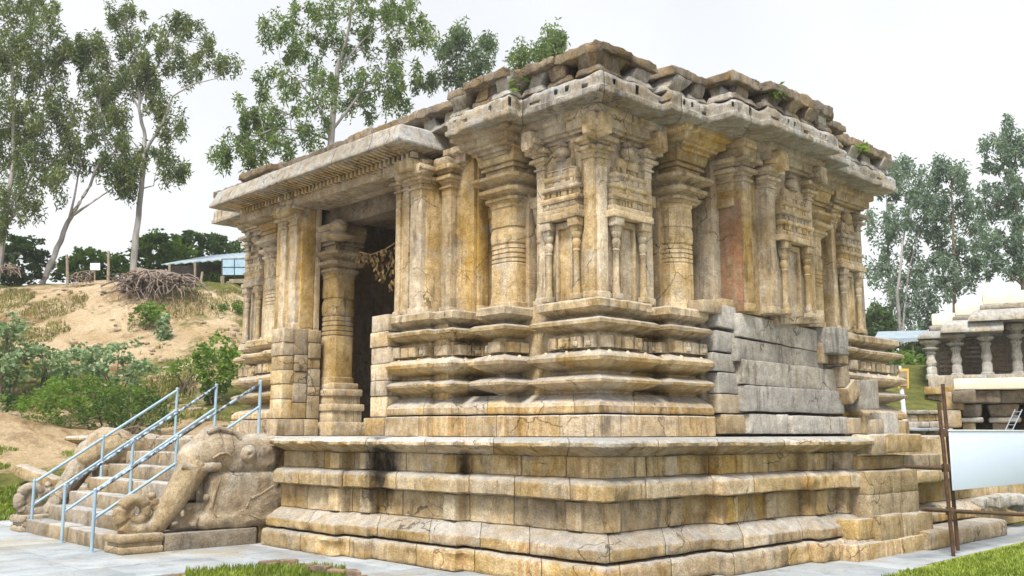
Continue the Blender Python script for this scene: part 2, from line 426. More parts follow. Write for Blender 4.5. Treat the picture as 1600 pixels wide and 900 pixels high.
def grid_sheet(name, D0, D1, nD, t0, t1, nt_, mat):
    vs = []; fs = []; g = []
    for i in range(nD+1):
        D = D0*(D1/D0)**(i/nD)
        for j in range(nt_+1):
            t = t0+(t1-t0)*j/nt_
            q = FWD*D + RT*(D*t); vs.append((q.x, q.y, ground_h(q.x, q.y)-.012))
            # how grassy: near-left strip, hill foot, right slope
            a = .30
            if t < -.1:
                a = interp([(17, .35), (18.5, .9), (22, .8), (23.5, .05), (26.5, .1), (28, .75), (32, .62), (35, .36), (40, .28), (43, .45), (46, .7)], D)
                if D < 27: a -= .35*smooth(-.44, -.5, t)*smooth(22.5, 24, D)
                a += .2*smooth(-.42, -.33, t)*smooth(30, 36, D)
            elif t > .2: a = .9 if D > 30 else .75
            g.append(a)
    for i in range(nD):
        for j in range(nt_):
            a = i*(nt_+1)+j; fs.append((a, a+1, a+nt_+2, a+nt_+1))
    mb = MB(); mb.add(vs, fs); o = mb.build(name, mat, None, True, None)
    at_ = o.data.attributes.new("grass", 'FLOAT', 'POINT')
    for i, v in enumerate(g): at_.data[i].value = v
    return o
hill = grid_sheet('ground', 2.0, 400., 180, -1.6, 1.6, 260, M['ground'])
tag(hill, 'sandy ground rising into a scrubby hillside beyond the stairs', None, None, 'structure')

# ================================================================== THE PLATFORM
plat = empty('stone_platform', (-9.5, 9.5, 0))
tag(plat, 'moulded stone platform the temple stands on, with projecting slab edge', 'platform')
PLEFT = [(-22.0, 7.5), (-17.1, 7.5)]
PMAIN = [(-12.72, 7.18), (-10.85, 7.18), (-10.85, 7.32), (-10.35, 7.32), (-10.35, 7.44), (-8.72, 7.44), (-8.72, 7.56), (-6.52, 7.56),
         (-6.52, 9.42), (-6.30, 9.42), (-6.30, 11.2), (-6.14, 11.2), (-6.14, 11.85), (-6.0, 11.85), (-6.0, 12.6)]
PEND = [(-6.12, 12.6), (-6.12, 16.6)]
pr_c1 = [(.05, 0.0), (.012, .008), (0, .03), (0, .205), (.02, .235), (.10, .25), (.2, .252)]
pr_tor = [(.2, .268), (.10, .275), (.068, .285), (.06, .30), (.06, .392), (.068, .402), (.12, .435), (.18, .472), (.24, .51), (.30, .535)]
pr_n1 = [(.31, .540), (.30, .55), (.30, .84), (.31, .862)]
pr_band = [(.31, .866), (.22, .872), (.165, .882), (.15, .895), (.15, 1.035), (.156, 1.05), (.20, 1.082), (.33, 1.108)]
pr_n2 = [(.335, 1.110), (.325, 1.12), (.325, 1.315), (.335, 1.335)]
pr_slab = [(.34, 1.338), (.30, 1.35), (.2, 1.39), (.12, 1.425), (.085, 1.437), (.07, 1.45), (.07, 1.485), (.09, 1.505), (.16, 1.525), (.4, 1.54)]
def chip(seed, k=.03, f=3.2):
    def d(s, z): return max(0, noise.noise(Vector((s*f, z*4, seed)))-.15)*k*3 + max(0, noise.noise(Vector((s*f*3, z*9, seed+5)))-.2)*k
    return d
P_COURSES = [('plinth_stone', pr_c1, .5, 'plinth_stripe', 1.05, .007), ('torus_stone', pr_tor, .55, 'plinth_stripe', 1.15, .007), ('neck_stone', pr_n1, .55, 'plinth', 1.0, .008),
             ('band_stone', pr_band, .55, 'plinth', 1.0, .007), ('neck_stone', pr_n2, .6, 'plinth', 1.0, .008), ('slab_stone', pr_slab, 1.1, 'plinth_slab', 1.25, .012)]
for i, (nm, pr, bk, mt, mean, am) in enumerate(P_COURSES):
    course(nm, PMAIN, pr, bk, M[mt], plat, mean=mean, seed=11+i, amp=am, step=.05, pstep=.04, dents=chip(i, .022 if i < 5 else .05), gap=.01)
    course(nm, PLEFT, pr, bk, M[mt], plat, mean=1.6, seed=31+i, amp=am, step=.3, pstep=.15, gap=.01)
    if i < 4: course(nm, PEND if i else [(-5.78, 13.5), (-5.78, 16.35)], pr, bk, M[mt], plat, mean=1.1, seed=51+i, amp=am, step=.15, gap=.01)
# upright strips on the neck courses
for (x, y, ax, z0, z1) in [(-10.98, 7.18+.30, 0, .55, .855), (-10.45, 7.32+.30, 0, .55, .855), (-8.85, 7.44+.30, 0, .55, .855), (-11.0, 7.18+.325, 0, 1.115, 1.33), (-10.5, 7.32+.325, 0, 1.115, 1.33), (-8.86, 7.44+.325, 0, 1.115, 1.33), (-6.9, 7.56+.30, 0, .55, .855),
                          (-6.30-.3, 9.90, 1, .55, .855), (-6.30-.3, 10.75, 1, .55, .855), (-6.14-.3, 11.72, 1, .55, .855), (-6.52-.325, 9.05, 1, 1.115, 1.33), (-6.14-.325, 11.75, 1, 1.115, 1.33), (-6.52-.3, 8.0, 1, .55, .855), (-6.52-.3, 9.1, 1, .55, .855)]:
    mb = MB(); w = .11
    if ax == 0: rbox(mb, (x-w-.3, y-.045, z0), (x+w-.3, y+.1, z1), .015, None, .006, .1)
    else: rbox(mb, (x-.1, y-w, z0), (x+.045, y+w, z1), .015, None, .006, .1)
    mb.build('neck_pilaster', M['plinth'], plat)
# solid core and floor (plan inset)
def inset(poly, d):
    P = [Vector(p) for p in poly]; out = []
    for i, p in enumerate(P):
        n = Vector((0, 0))
        if i > 0: n += seg_n(P[i-1], P[i])
        if i < len(P)-1: n += seg_n(P[i], P[i+1])
        out.append(p+n*d)
    return out
def prism(mb, poly, z0, z1):
    n = len(poly)
    mb.add([Vector((p[0], p[1], z0)) for p in poly]+[Vector((p[0], p[1], z1)) for p in poly],
           [tuple(reversed(range(n))), tuple(range(n, 2*n))]+[(i, (i+1) % n, n+(i+1) % n, n+i) for i in range(n)])
mb = MB(); prism(mb, inset(PMAIN, .38)+[Vector((-6.5, 12.6)), Vector((-6.5, 24)), Vector((-22, 24)), Vector((-22, 7.95)), Vector((-12.75, 7.95))], .0, 1.50)
mb.build('platform_core', M['plinth'], plat, False)
# top paving of the platform
rn = random.Random(5); y = 8.5
mb = MB(); prism(mb, [Vector(p) for p in [(-21.9, 8.3), (-12.7, 8.3), (-12.7, 8.0), (-7.3, 8.5), (-7.3, 12.6), (-6.6, 12.6), (-6.6, 23.9), (-21.9, 23.9)]], 1.49, 1.536)
mb.build('platform_floor', M['plinth_slab'], plat, False)
# rebuilt courses of plain blocks near the far end of the right-hand side
def block_x(name, X, u0, u1, v0, v1, mat, parent, depth=.5, origin=(0, 0), sc=1., amp=.012, r=.02, tilt=0., dx=0.):
    """block whose face lies on the plane x = X, seen between those picture columns/rows"""
    a = on_x(origin[0]+u0/sc, origin[1]+(v0+v1)/2/sc, X); b = on_x(origin[0]+u1/sc, origin[1]+(v0+v1)/2/sc, X)
    um = origin[0]+(u0+u1)/2/sc
    z1 = on_x(um, origin[1]+v0/sc, X).z; z0 = on_x(um, origin[1]+v1/sc, X).z
    mb = MB(); rbox(mb, (X-depth, a.y, z0), (X+dx, b.y, z1), r, None, amp, .12)
    if tilt:
        c = Vector((X, (a.y+b.y)/2, (z0+z1)/2)); R = Matrix.Rotation(tilt, 3, 'X')
        mb.v = [c + R @ (v-c) for v in mb.v]
    return mb.build(name, mat, parent)
O5 = (1340, 620); S5 = 3.215
for (u0, u1, v0, v1, X, mt) in [(75, 150, 192, 290, -5.95, 'plinth_slab'), (152, 325, 186, 278, -5.93, 'plinth_slab'), (60, 306, 368, 484, -5.90, 'tan'), (66, 315, 480, 600, -5.90, 'tan'),
                                (112, 232, 592, 722, -5.80, 'tan'), (234, 382, 582, 706, -5.80, 'plinth'), (2, 110, 612, 716, -5.88, 'plinth'), (2, 218, 730, 838, -5.77, 'plinth_stripe'), (222, 462, 690, 806, -5.75, 'plinth_stripe'),
                                (306, 425, 372, 432, -5.98, 'plinth'), (5, 230, 295, 362, -6.12, 'plinth'), (232, 420, 290, 362, -6.15, 'plinth')]:
    block_x('repair_block', X-.13, u0, u1, v0, v1, M[mt], plat, .3, O5, S5)
for k, (px, py, s) in enumerate([(1530, 783, .10), (1555, 780, .16), (1580, 777, .2), (1592, 786, .13)]):
    p = on_x(px, py, -6.25); mb = MB(); rbox(mb, (p.x-s, p.y-s*1.6, p.z-.12), (p.x+s, p.y+s*1.6, p.z+.05), .03, None, .03, .08); mb.build('rubble_stone', M['grey'], plat)

# ================================================================== THE TEMPLE
temple = empty('temple', (-13.0, 13.0, 1.55))
tag(temple, 'weathered carved stone temple hall with pillared walls on the platform', 'temple')
WM = [(-12.45, 9.13), (-11.38, 9.13), (-11.38, 9.25), (-10.97, 9.25), (-10.97, 9.46), (-10.04, 9.46), (-10.04, 9.79), (-8.49, 9.79), (-8.49, 11.32), (-8.42, 11.32), (-8.42, 12.35)]
WN = [(-12.45, 9.13), (-11.38, 9.13), (-11.38, 9.25), (-10.97, 9.25), (-10.97, 9.80), (-10.82, 9.80), (-10.82, 9.46), (-10.04, 9.46), (-10.04, 10.08), (-9.88, 10.08), (-9.88, 9.79), (-8.49, 9.79), (-8.49, 11.12), (-8.74, 11.12), (-8.74, 11.28), (-8.42, 11.28), (-8.42, 12.35)]
WL = [(-18.8, 12.0), (-18.8, 9.79), (-17.95, 9.79), (-17.95, 9.5), (-16.75, 9.5), (-16.75, 9.3), (-16.3, 9.3)]
WR = [(-8.40, 16.3), (-8.40, 17.1), (-8.49, 17.1), (-8.49, 19.15), (-10.5, 19.15)]
b0 = [(.02, 1.540), (0, 1.55), (0, 1.825), (.02, 1.842), (.2, 1.845)]
b1 = [(.12, 1.86), (.03, 1.866), (.02, 1.88), (.02, 1.965), (.04, 1.98), (.055, 2.01), (.10, 2.03), (.17, 2.07), (.24, 2.115), (.29, 2.145)]
b2 = [(.31, 2.147), (.305, 2.165), (.275, 2.185), (.20, 2.205), (.12, 2.235), (.06, 2.265), (.02, 2.285), (.0, 2.29), (-.005, 2.325), (.03, 2.35), (.13, 2.39), (.28, 2.425)]
b3 = [(.31, 2.427), (.305, 2.455), (.27, 2.475), (.19, 2.50), (.11, 2.53), (.055, 2.562), (.02, 2.585), (.0, 2.59), (-.012, 2.64), (.015, 2.675), (.09, 2.71), (.24, 2.755)]
b4 = [(.26, 2.757), (.25, 2.77), (.25, 2.96), (.26, 2.982)]
b5 = [(.28, 2.984), (.275, 3.0), (.24, 3.015), (.16, 3.04), (.085, 3.07), (.03, 3.095), (.012, 3.10), (.008, 3.145), (.06, 3.175), (.28, 3.215)]
b6 = [(.29, 3.217), (.28, 3.24), (.23, 3.262), (.16, 3.285), (.11, 3.31), (.085, 3.325), (.075, 3.335), (.075, 3.43), (.10, 3.455), (.3, 3.485), (.33, 3.495)]
TC = [('base_stone', b0, .6, 'base_stripe', .95, .005), ('torus_stone', b1, .6, 'base_stripe', 1.3, .005), ('cornice_stone', b2, .345, 'base', 1.5, .006), ('cornice_stone', b3, .345, 'base', 1.5, .006),
      ('frieze_stone', b4, .345, 'base', 1.5, .004), ('cornice_stone', b5, .345, 'base', 1.5, .006), ('ledge_stone', b6, .345, 'pier', 1.4, .007)]
for i, (nm, pr, bk, mt, mean, am) in enumerate(TC):
    course(nm, WM if i < 2 else WN, pr, bk, M[mt], temple, mean=mean if i < 2 else 2.2, seed=71+i, amp=am, dents=chip(20+i, .012), gap=.007, step=.06, pstep=.035)
    course(nm, WL, pr, bk, M[mt], temple, mean=mean, seed=91+i, amp=am, gap=.007, step=.12, pstep=.04)
    course(nm, WR, pr, bk, M[mt], temple, mean=mean, seed=101+i, amp=am, gap=.007, step=.12, pstep=.04)
# frieze blocks and cornice knobs along a plan line
def along(poly, d):
    """yield (point, run, normal) helper for arc length s on the plan inset by d"""
    Q = [Vector(p) for p in inset(poly, d)]
    segs = []
    for a, b in zip(Q, Q[1:]):
        L = (b-a).length
        if L > .16: segs.append((a, (b-a)/L, L))
    return segs
def frieze(poly, seed):
    rn = random.Random(seed)
    for (a, u, L) in along(poly, .245):
        n = Vector((u.y, -u.x))                    # outward
        k = max(1, int(L/.205)); st = L/k
        for i in range(k):
            w = st*rn.choice([.86, .78, .9, .62]); c = (i+.5)*st; out = rn.choice([.115, .13, .12, .09])
            mb = MB(); T = frame((a.x, a.y, 0), (u.x, u.y, 0), (n.x, n.y, 0))
            zt = 2.955-rn.random()*.03
            rbox(mb, (c-w/2, -.03, 2.775), (c+w/2, out, zt), .01, T, .005)
            if rn.random() < .35:
                rbox(mb, (c-w*.28, out-.01, 2.80), (c+w*.28, out+.03, 2.87), .012, T, .004)
                rbox(mb, (c-w*.12, out-.01, 2.87), (c+w*.12, out+.022, 2.93), .01, T, .004)
            mb.build('frieze_block', M['pier'], temple)
    for (a, u, L) in along(poly, .075):
        n = Vector((u.y, -u.x)); k = max(1, int(L/.36)); st = L/k
        for i in range(k):
            c = (i+.5)*st; mb = MB(); T = frame((a.x, a.y, 0), (u.x, u.y, 0), (n.x, n.y, 0))
            lathe(mb, [(.06, 2.64), (.055, 2.68), (.034, 2.715), (.012, 2.735)], 8, None, lambda p, T=T, c=c: T(Vector((p.x+c, p.y*.8, p.z))), .004)
            mb.build('cornice_knob', M['pier'], temple)
frieze(WN, 3); frieze(WL[1:5], 4); frieze(WR[1:4], 5)

# ---- plain jamb stacks either side of the door
def stack(x0, x1, y0, y1, zs, mat, seed):
    rn = random.Random(seed)
    for a, b in zip(zs, zs[1:]):
        mb = MB(); j = rn.uniform(-.012, .012)
        rbox(mb, (x0+j, y0+rn.uniform(-.015, .015), a+.004), (x1+j, y1, b-.004), .016, None, .006, .15); mb.build('jamb_stone', mat, temple)
stack(-12.93, -12.46, 9.18, 10.5, [1.845, 2.18, 2.43, 2.70, 2.97, 3.22, 3.50], M['pier'], 1)
stack(-13.02, -12.47, 9.10, 10.6, [1.542, 1.838], M['base_stripe'], 2)
for j, (y0, y1) in enumerate([(9.27, 9.50), (9.51, 9.80), (9.81, 10.08)]):
    stack(-16.28, -15.85+.004*j, y0, y1, [[1.86, 2.22, 2.5, 2.76, 3.03, 3.28, 3.55], [1.86, 2.16, 2.52, 2.74, 3.06, 3.55], [1.86, 2.30, 2.47, 2.80, 3.00, 3.30, 3.55]][j], M['tan'] if j else M['pier'], 3+j)
stack(-16.32, -15.74, 9.12, 9.7, [1.542, 1.85], M['base_stripe'], 8); stack(-16.32, -15.76, 9.71, 10.02, [1.542, 1.85], M['base'], 9)

# ---- walls (large upright slabs behind the carved work)
def slab(name, x0, x1, y0, y1, z0, z1, mat, parent=temple, amp=.006, r=.012, seg=.25):
    mb = MB(); rbox(mb, (x0, y0, z0), (x1, y1, z1), r, None, amp, seg); return mb.build(name, mat, parent)
ZW0, ZW1 = 3.47, 6.12
wall_a = slab('wall_slab', -12.98, -12.16, 9.70, 10.9, ZW0, ZW1, M['wall'])
slab('wall_slab', -12.15, -11.40, 10.06, 11.0, ZW0, ZW1, M['wall'])
slab('wall_slab', -11.60, -10.9, 10.56, 11.0, ZW0, ZW1, M['wall'])
slab('wall_slab', -10.89, -9.6, 10.58, 11.0, ZW0, ZW1, M['wall'])
slab('wall_slab', -9.7, -9.27, 10.95, 12.55, ZW0, ZW1, M['wall'])
slab('wall_slab', -9.7, -9.25, 12.56, 14.0, ZW0, ZW1, M['wall'])
slab('wall_slab', -9.7, -9.20, 14.9, 16.2, ZW0, ZW1, M['wall'])
slab('wall_slab', -9.7, -9.2, 16.21, 19.0, ZW0, ZW1, M['wall'])
slab('wall_slab', -16.98, -16.02, 9.70, 10.0, ZW0, ZW1, M['wall'])
slab('wall_slab', -16.98, -16.0, 10.01, 10.12, ZW0, ZW1, M['wall'])
slab('wall_slab', -19.0, -16.99, 10.5, 11.0, ZW0, ZW1, M['wall'])
slab('wall_slab', -19.05, -18.6, 11.01, 14.0, ZW0, ZW1, M['wall'])
# inner masses behind the mouldings
for (x0, x1, y0, y1) in [(-12.44, -11.31, 9.47, 11), (-11.6, -9.6, 10.12, 11), (-10.50, -10.36, 9.8, 10.2), (-9.56, -8.83, 10.12, 10.78), (-9.7, -9.0, 10.4, 18.7), (-9.3, -8.77, 11.62, 12.4), (-18.4, -16.4, 10.13, 11)]:
    slab('wall_core', x0, x1, y0, y1, 1.53, 3.475, M['base'], amp=0)
# porch interior
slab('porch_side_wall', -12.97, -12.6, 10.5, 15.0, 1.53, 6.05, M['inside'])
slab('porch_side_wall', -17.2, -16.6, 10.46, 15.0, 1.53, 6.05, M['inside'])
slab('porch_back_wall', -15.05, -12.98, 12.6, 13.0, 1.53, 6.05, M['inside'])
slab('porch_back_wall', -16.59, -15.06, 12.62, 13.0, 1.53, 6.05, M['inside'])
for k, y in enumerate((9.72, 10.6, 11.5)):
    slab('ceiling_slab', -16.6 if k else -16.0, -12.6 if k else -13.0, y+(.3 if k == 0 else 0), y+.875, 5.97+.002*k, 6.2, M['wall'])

# ---- carved parts
def pilaster(T, u, w, d, z0, z1, mat, parent, cap=True, s=1., neckmat=None, name='pilaster'):
    """square pilaster standing d proud: foot, shaft, ring, stepped capital, bracket"""
    mb = MB(); h = w/2; b = -.12
    rbox(mb, (u-h*1.12, b, z0), (u+h*1.12, d+.03, z0+.13*s), .012, T, .004)
    zc = z1-.62*s if cap else z1
    rbox(mb, (u-h, b, z0+.10*s), (u+h, d, zc), .012, T, .004, .2)
    o = mb.build(name, mat, parent)
    if cap:
        mb = MB()
        def plate(ov, z0_, z1_, tp=None): rbox(mb, (u-h-ov*s, b, zc+z0_*s), (u+h+ov*s, d+ov*s*1.1, zc+z1_*s), .012, T, .004, 10., tp)
        plate(.004, -.01, .13); plate(.035, .125, .165); plate(.008, .16, .22); plate(.02, .215, .27, 1.18); plate(.095, .265, .33); plate(.03, .325, .37); plate(.05, .365, .42, 1.22); plate(.15, .415, .49); plate(.02, .485, .62)
        mb.build('capital', neckmat or mat, o)
    return o
def sq(a, z=0):                                     # square section
    return 1/max(abs(math.cos(a)), abs(math.sin(a)))
def oct_(a, z=0):
    k = math.pi/4; b = (a+k/2) % k - k/2; return math.cos(k/2)/math.cos(b)
def star(a, z=0):                                   # square with stepped re-entrant corners
    b = 1/max(abs(math.cos(a)), abs(math.sin(a))); return min(b, 1.17)
PIL = [(.30, 0), (.30, .10), (.272, .11), (.272, .74), (.258, .76), (.274, .775), (.274, .82), (.250, .83), (.272, .845), (.272, .90), (.248, .91), (.270, .925), (.270, .975), (.250, .985), (.268, 1.0), (.268, 1.05), (.252, 1.06),
       (.276, 1.09), (.286, 1.19), (.276, 1.29), (.258, 1.33), (.258, 1.35), (.274, 1.36), (.278, 1.52), (.268, 1.66), (.285, 1.68), (.285, 1.74)]
def cap_sec(a, z=0):
    b = 1/max(abs(math.cos(a)), abs(math.sin(a))); return min(b, 1.30)
def round_pillar(T, u, n, w, z0, z1, mat, parent, name='half_pillar', sh=star, caps=True):
    """turned pillar: square foot, ringed waist, bell, wide capital plates and corbel"""
    k = w/.56; H = z1-z0; base = .0
    zs = (H-.95)/1.74 if caps else H/1.74
    mb = MB(); C = Vector((u, n, z0))
    TT = lambda p: T(C+p)
    lathe(mb, [(r*k, z*zs) for r, z in PIL], 24, sh, TT, .003, math.pi/24)
    o = mb.build(name, mat, parent, True, 30)
    if caps:
        mb = MB(); zc = 1.74*zs
        lathe(mb, [(.27*k, zc-.01), (.30*k, zc+.03), (.33*k, zc+.04), (.33*k, zc+.085), (.29*k, zc+.10), (.31*k, zc+.13), (.37*k, zc+.15), (.40*k, zc+.165), (.405*k, zc+.21), (.40*k, zc+.225), (.36*k, zc+.23)], 24, cap_sec, TT, .003, math.pi/24)
        lathe(mb, [(.31*k, zc+.225), (.33*k, zc+.28), (.42*k, zc+.335), (.475*k, zc+.35), (.485*k, zc+.365), (.48*k, zc+.41), (.42*k, zc+.425), (.3*k, zc+.43)], 24, cap_sec, TT, .003, math.pi/24)
        mb.build('capital', mat, o, True, 30)
        mb = MB()
        h = .34*k
        rbox(mb, (-h*.86, -.35, zc+.42), (h*.86, h*.86, zc+.56), .015, TT, .004)
        rbox(mb, (-h, -.35, zc+.55), (h, h, zc+.60), .012, TT, .004)
        rbox(mb, (-h*.9, -.35, zc+.595), (h*.9, h*.9, zc+.64), .012, TT, .004)
        rbox(mb, (-h*1.05, -.35, zc+.635), (h*1.05, h*1.05, H-.12), .015, TT, .004, taper=1.12)
        rbox(mb, (-h*1.3, -.35, H-.13), (h*1.3, h*1.3, H), .02, TT, .004)
        mb.build('corbel', M['base'], o)
    return o
def mini_col(T, u, n, z0, z1, mat, parent, r=.055):
    mb = MB(); H = z1-z0
    TT = lambda p: T(Vector((u, n, z0))+p)
    rbox(mb, (-r*1.5, -.06, 0), (r*1.5, r*1.5, H*.07), .008, TT, .003)
    lathe(mb, [(r*1.15, H*.06), (r*1.15, H*.14), (r*.95, H*.16), (r*.95, H*.58), (r*1.2, H*.60), (r*.95, H*.62), (r*1.25, H*.66), (r*1.35, H*.71), (r*1.0, H*.74), (r*1.35, H*.77), (r*1.6, H*.80), (r*1.6, H*.82), (r*1.1, H*.83)], 12, None, TT, .003)
    rbox(mb, (-r*1.2, -.06, H*.82), (r*1.2, r*1.2, H*.90), .008, TT, .003, taper=1.25)
    rbox(mb, (-r*2.0, -.06, H*.895), (r*2.0, r*1.9, H), .012, TT, .004)
    return mb.build('niche_column', mat, parent)
def aedicule(T, uc, w, z0, z1, mat, parent, proud=.10, rough=0, small=False):
    """carved shrine model in relief: two columns, lintel, tiers of a stepped tower, pot finial"""
    H = z1-z0; zc = z0+H*.50; rn = random.Random(int(uc*100)+rough)
    if not small:
        mini_col(T, uc-w*.40, proud*.65, z0, zc, mat, parent, .05); mini_col(T, uc+w*.40, proud*.65, z0, zc, mat, parent, .05)
        mb = MB()
        rbox(mb, (uc-w*.24, -.05, z0+.02), (uc-w*.17, proud*.45, zc-.03), .008, T, .003)
        rbox(mb, (uc+w*.17, -.05, z0+.02), (uc+w*.24, proud*.45, zc-.03), .008, T, .003)
        rbox(mb, (uc-w*.24, -.05, zc-.11), (uc+w*.24, proud*.5, zc-.02), .01, T, .003)
        mb.build('niche_frame', mat, parent)
    z = zc; k = (H*.5-.27)/.86
    for i, (hw, hh, pr) in enumerate([(.60, .17, 1.55), (.52, .10, 1.0), (.56, .06, 1.45), (.50, .09, .95), (.53, .06, 1.35), (.46, .09, .9), (.48, .06, 1.25), (.40, .09, .8), (.30, .14, .75)]):
        mb = MB(); j = rn.uniform(-.015, .015); hh *= k
        if i == 0:
            rbox(mb, (uc-w*hw, -.05, z), (uc+w*hw, proud*pr, z+hh*.55), .012, T, .006, .1); rbox(mb, (uc-w*hw*.94, -.05, z+hh*.5), (uc+w*hw*.94, proud*pr*.8, z+hh), .02, T, .006, .1)
        else:
            rbox(mb, (uc-w*hw+j, -.05, z), (uc+w*hw+j, proud*pr*rn.uniform(.85, 1.05), z+hh), .014, T, .007, .12)
            if hh > .075*k and i < 8:
                q = -.42*w+rn.uniform(0, .06)
                while q < .40*w:
                    ww = rn.uniform(.03, .13); rbox(mb, (uc+q, -.02, z+.004), (uc+min(q+ww, .44*w), proud*pr+rn.uniform(.004, .026), z+hh*rn.uniform(.75, 1.05)), .012, T, .008, .06); q += ww+rn.uniform(.012, .05)
                rbox(mb, (uc-w*hw*1.03, -.04, z+hh*.86), (uc+w*hw*1.03, proud*pr*1.2, z+hh*1.04), .008, T, .006, .12)
        z += hh
        mb.build('tower_tier', mat, parent)
    mb = MB(); TT = lambda p: T(Vector((uc, proud*.4, z-.02))+p)
    lathe(mb, [(.12, 0), (.055, .03), (.055, .05), (.11, .09), (.125, .14), (.10, .19), (.05, .21), (.085, .235), (.075, .26), (.03, .31)], 14, None, TT, .003)
    mb.build('finial', mat, parent)
def pier(T, u0, u1, depth, mat=None, edge=(.15, .15), rough=0, z1=6.10, z0=3.49, sides=True):
    mat = mat or M['pier']
    mb = MB(); rbox(mb, (u0, -depth, z0), (u1, 0, z1), .014, T, .005, .2); p = mb.build('pier', mat, temple)
    if edge[0]: pilaster(T, u0+edge[0]*.5, edge[0], .05, z0, z1-.12, mat, p, True, .85)
    if edge[1]: pilaster(T, u1-edge[1]*.5, edge[1], .05, z0, z1-.12, mat, p, True, .85)
    a, b = u0+edge[0]*1.1, u1-edge[1]*1.1
    aedicule(T, (a+b)/2, (b-a)*.92, z0+.01, z1-.20, mat, p, .125, rough)
    mb = MB()
    for k, (zz, pr, hh) in enumerate([(z1-.13, .05, .05), (z1-.08, .10, .085)]):
        rbox(mb, (u0-.02, -.05, zz), (u1+.02, pr, zz+hh), .012, T, .004, .2)
    mb.build('wall_cornice', M['base'], p)
    return p
FY = lambda Y: frame((0, Y, 0), (1, 0, 0), (0, -1, 0))         # faces the front (-Y); u = x
FX = lambda X: frame((X, 0, 0), (0, 1, 0), (1, 0, 0))          # faces the right (+X); u = y
# corner pier with its two carved faces
cp = pier(FY(10.22), -10.07, -8.92, 1.0, edge=(.17, .19), rough=1)
pier(FX(-8.915), 10.235, 11.47, .4, edge=(.19, .17), rough=2)
# pillars and pilasters on the entrance side
round_pillar(FY(10.5), -10.79, .12, .62, 3.49, 6.12, M['pier'], temple)
slab('pillar_back', -11.15, -10.42, 10.35, 10.6, 3.48, 6.1, M['wall'])
T1 = FY(9.70)
pilaster(T1, -12.33, .30, .10, 3.49, 6.10, M['pier'], temple)
pilaster(T1, -12.66, .16, .05, 3.49, 6.10, M['pier'], temple, True, .9)
pilaster(T1, -12.90, .13, .04, 3.49, 6.10, M['wall'], temple, True, .9)
pilaster(FY(10.06), -11.93, .24, .14, 3.49, 6.10, M['wall'], temple)
pilaster(frame((-11.40, 0, 0), (0, 1, 0), (1, 0, 0)), 10.25, .22, .03, 3.49, 6.05, M['wall'], temple, False)
# thin pavilion columns in the recesses
for (T, u, n) in [(FY(10.56), -11.32, .10), (FY(10.58), -10.30, .10), (FX(-9.25), 11.62, .14), (FX(-9.25), 12.95, .08)]:
    mini_col(T, u, n, 3.49, 5.25, M['wall'], temple, .06)
    aedicule(T, u, .30, 4.0, 5.75, M['wall'], temple, .07, small=True)
# right-hand side
round_pillar(FX(-9.15), 12.2, .14, .60, 3.49, 6.12, M['pier'], temple, sh=oct_)
slab('pillar_back', -9.4, -9.05, 11.86, 12.54, 3.48, 6.1, M['wall'])
slab('wall_slab', -9.4, -8.68, 12.78, 13.1, 3.47, 6.1, M['wall'])
dblock = slab('wall_slab', -9.4, -8.30, 13.02, 13.7, 3.47, 6.1, M['wall'])
slab('red_pilaster_shaft', -8.69, -8.28, 12.98, 13.18, 3.49, 5.33, M['red'], dblock)
pilaster(FX(-8.29), 13.12, .22, .06, 3.49, 6.1, M['wall'], dblock, True, 1.)
pilaster(frame((0, 12.98, 0), (1, 0, 0), (0, -1, 0)), -8.55, .30, .02, 5.2, 6.1, M['wall'], dblock, True, 1.)
pf = pier(FX(-8.15), 13.50, 14.95, 1.2, edge=(.24, .18), rough=4)
tag(pf, 'central projecting pier of the right-hand wall')
round_pillar(FX(-8.95), 16.0, .15, .50, 3.49, 6.12, M['pier'], temple, sh=oct_)
slab('pillar_back', -9.3, -8.9, 15.6, 16.3, 3.48, 6.1, M['wall'])
pier(FX(-8.75), 16.75, 17.95, .8, edge=(.16, .16), rough=5)
# far left of the door
pilaster(FY(9.70), -16.22, .26, .08, 3.56, 6.10, M['pier'], temple)
pilaster(FY(9.70), -16.66, .2, .05, 3.49, 6.10, M['pier'], temple)
round_pillar(FY(10.35), -17.75, .12, .5, 3.49, 6.12, M['pier'], temple)
pier(FY(10.20), -19.12, -18.15, .6, edge=(.15, .13), rough=6)
slab('pillar_back', -18.14, -17.0, 10.33, 10.6, 3.48, 6.1, M['wall'])
# free-standing pillar inside the porch
pp = round_pillar(FY(10.46), -15.86, 0., .54, 2.52, 5.62, M['wall'], temple, 'porch_pillar', caps=True)
mb = MB()
for (h, a, b) in [(.44, 1.54, 1.80), (.40, 1.79, 2.02), (.44, 2.01, 2.14), (.37, 2.13, 2.3), (.41, 2.29, 2.42), (.34, 2.41, 2.54)]:
    rbox(mb, (-15.84-h*.95, 10.46-h*.85, a), (-15.84+h*.95, 10.46+h*.85, b), .02, None, .005, .2)
mb.build('pillar_base', M['wall'], pp)
mb = MB(); lathe(mb, [(.13, 5.18), (.17, 5.24), (.18, 5.32), (.14, 5.40), (.08, 5.44)], 16, None, lambda p: Vector((-15.35, 10.10, .22))+p, .01)
lathe(mb, [(.04, 5.02), (.22, 5.06), (.27, 5.10), (.2, 5.13), (.12, 5.20)], 14, star, lambda p: Vector((-15.35, 10.10, .22))+p, .008); mb.build('lotus_boss', M['wall'], pp)
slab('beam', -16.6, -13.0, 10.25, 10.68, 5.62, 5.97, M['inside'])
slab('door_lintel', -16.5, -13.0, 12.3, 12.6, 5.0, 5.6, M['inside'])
slab('door_jamb', -14.1, -13.75, 12.3, 12.6, 1.54, 5.0, M['inside'])

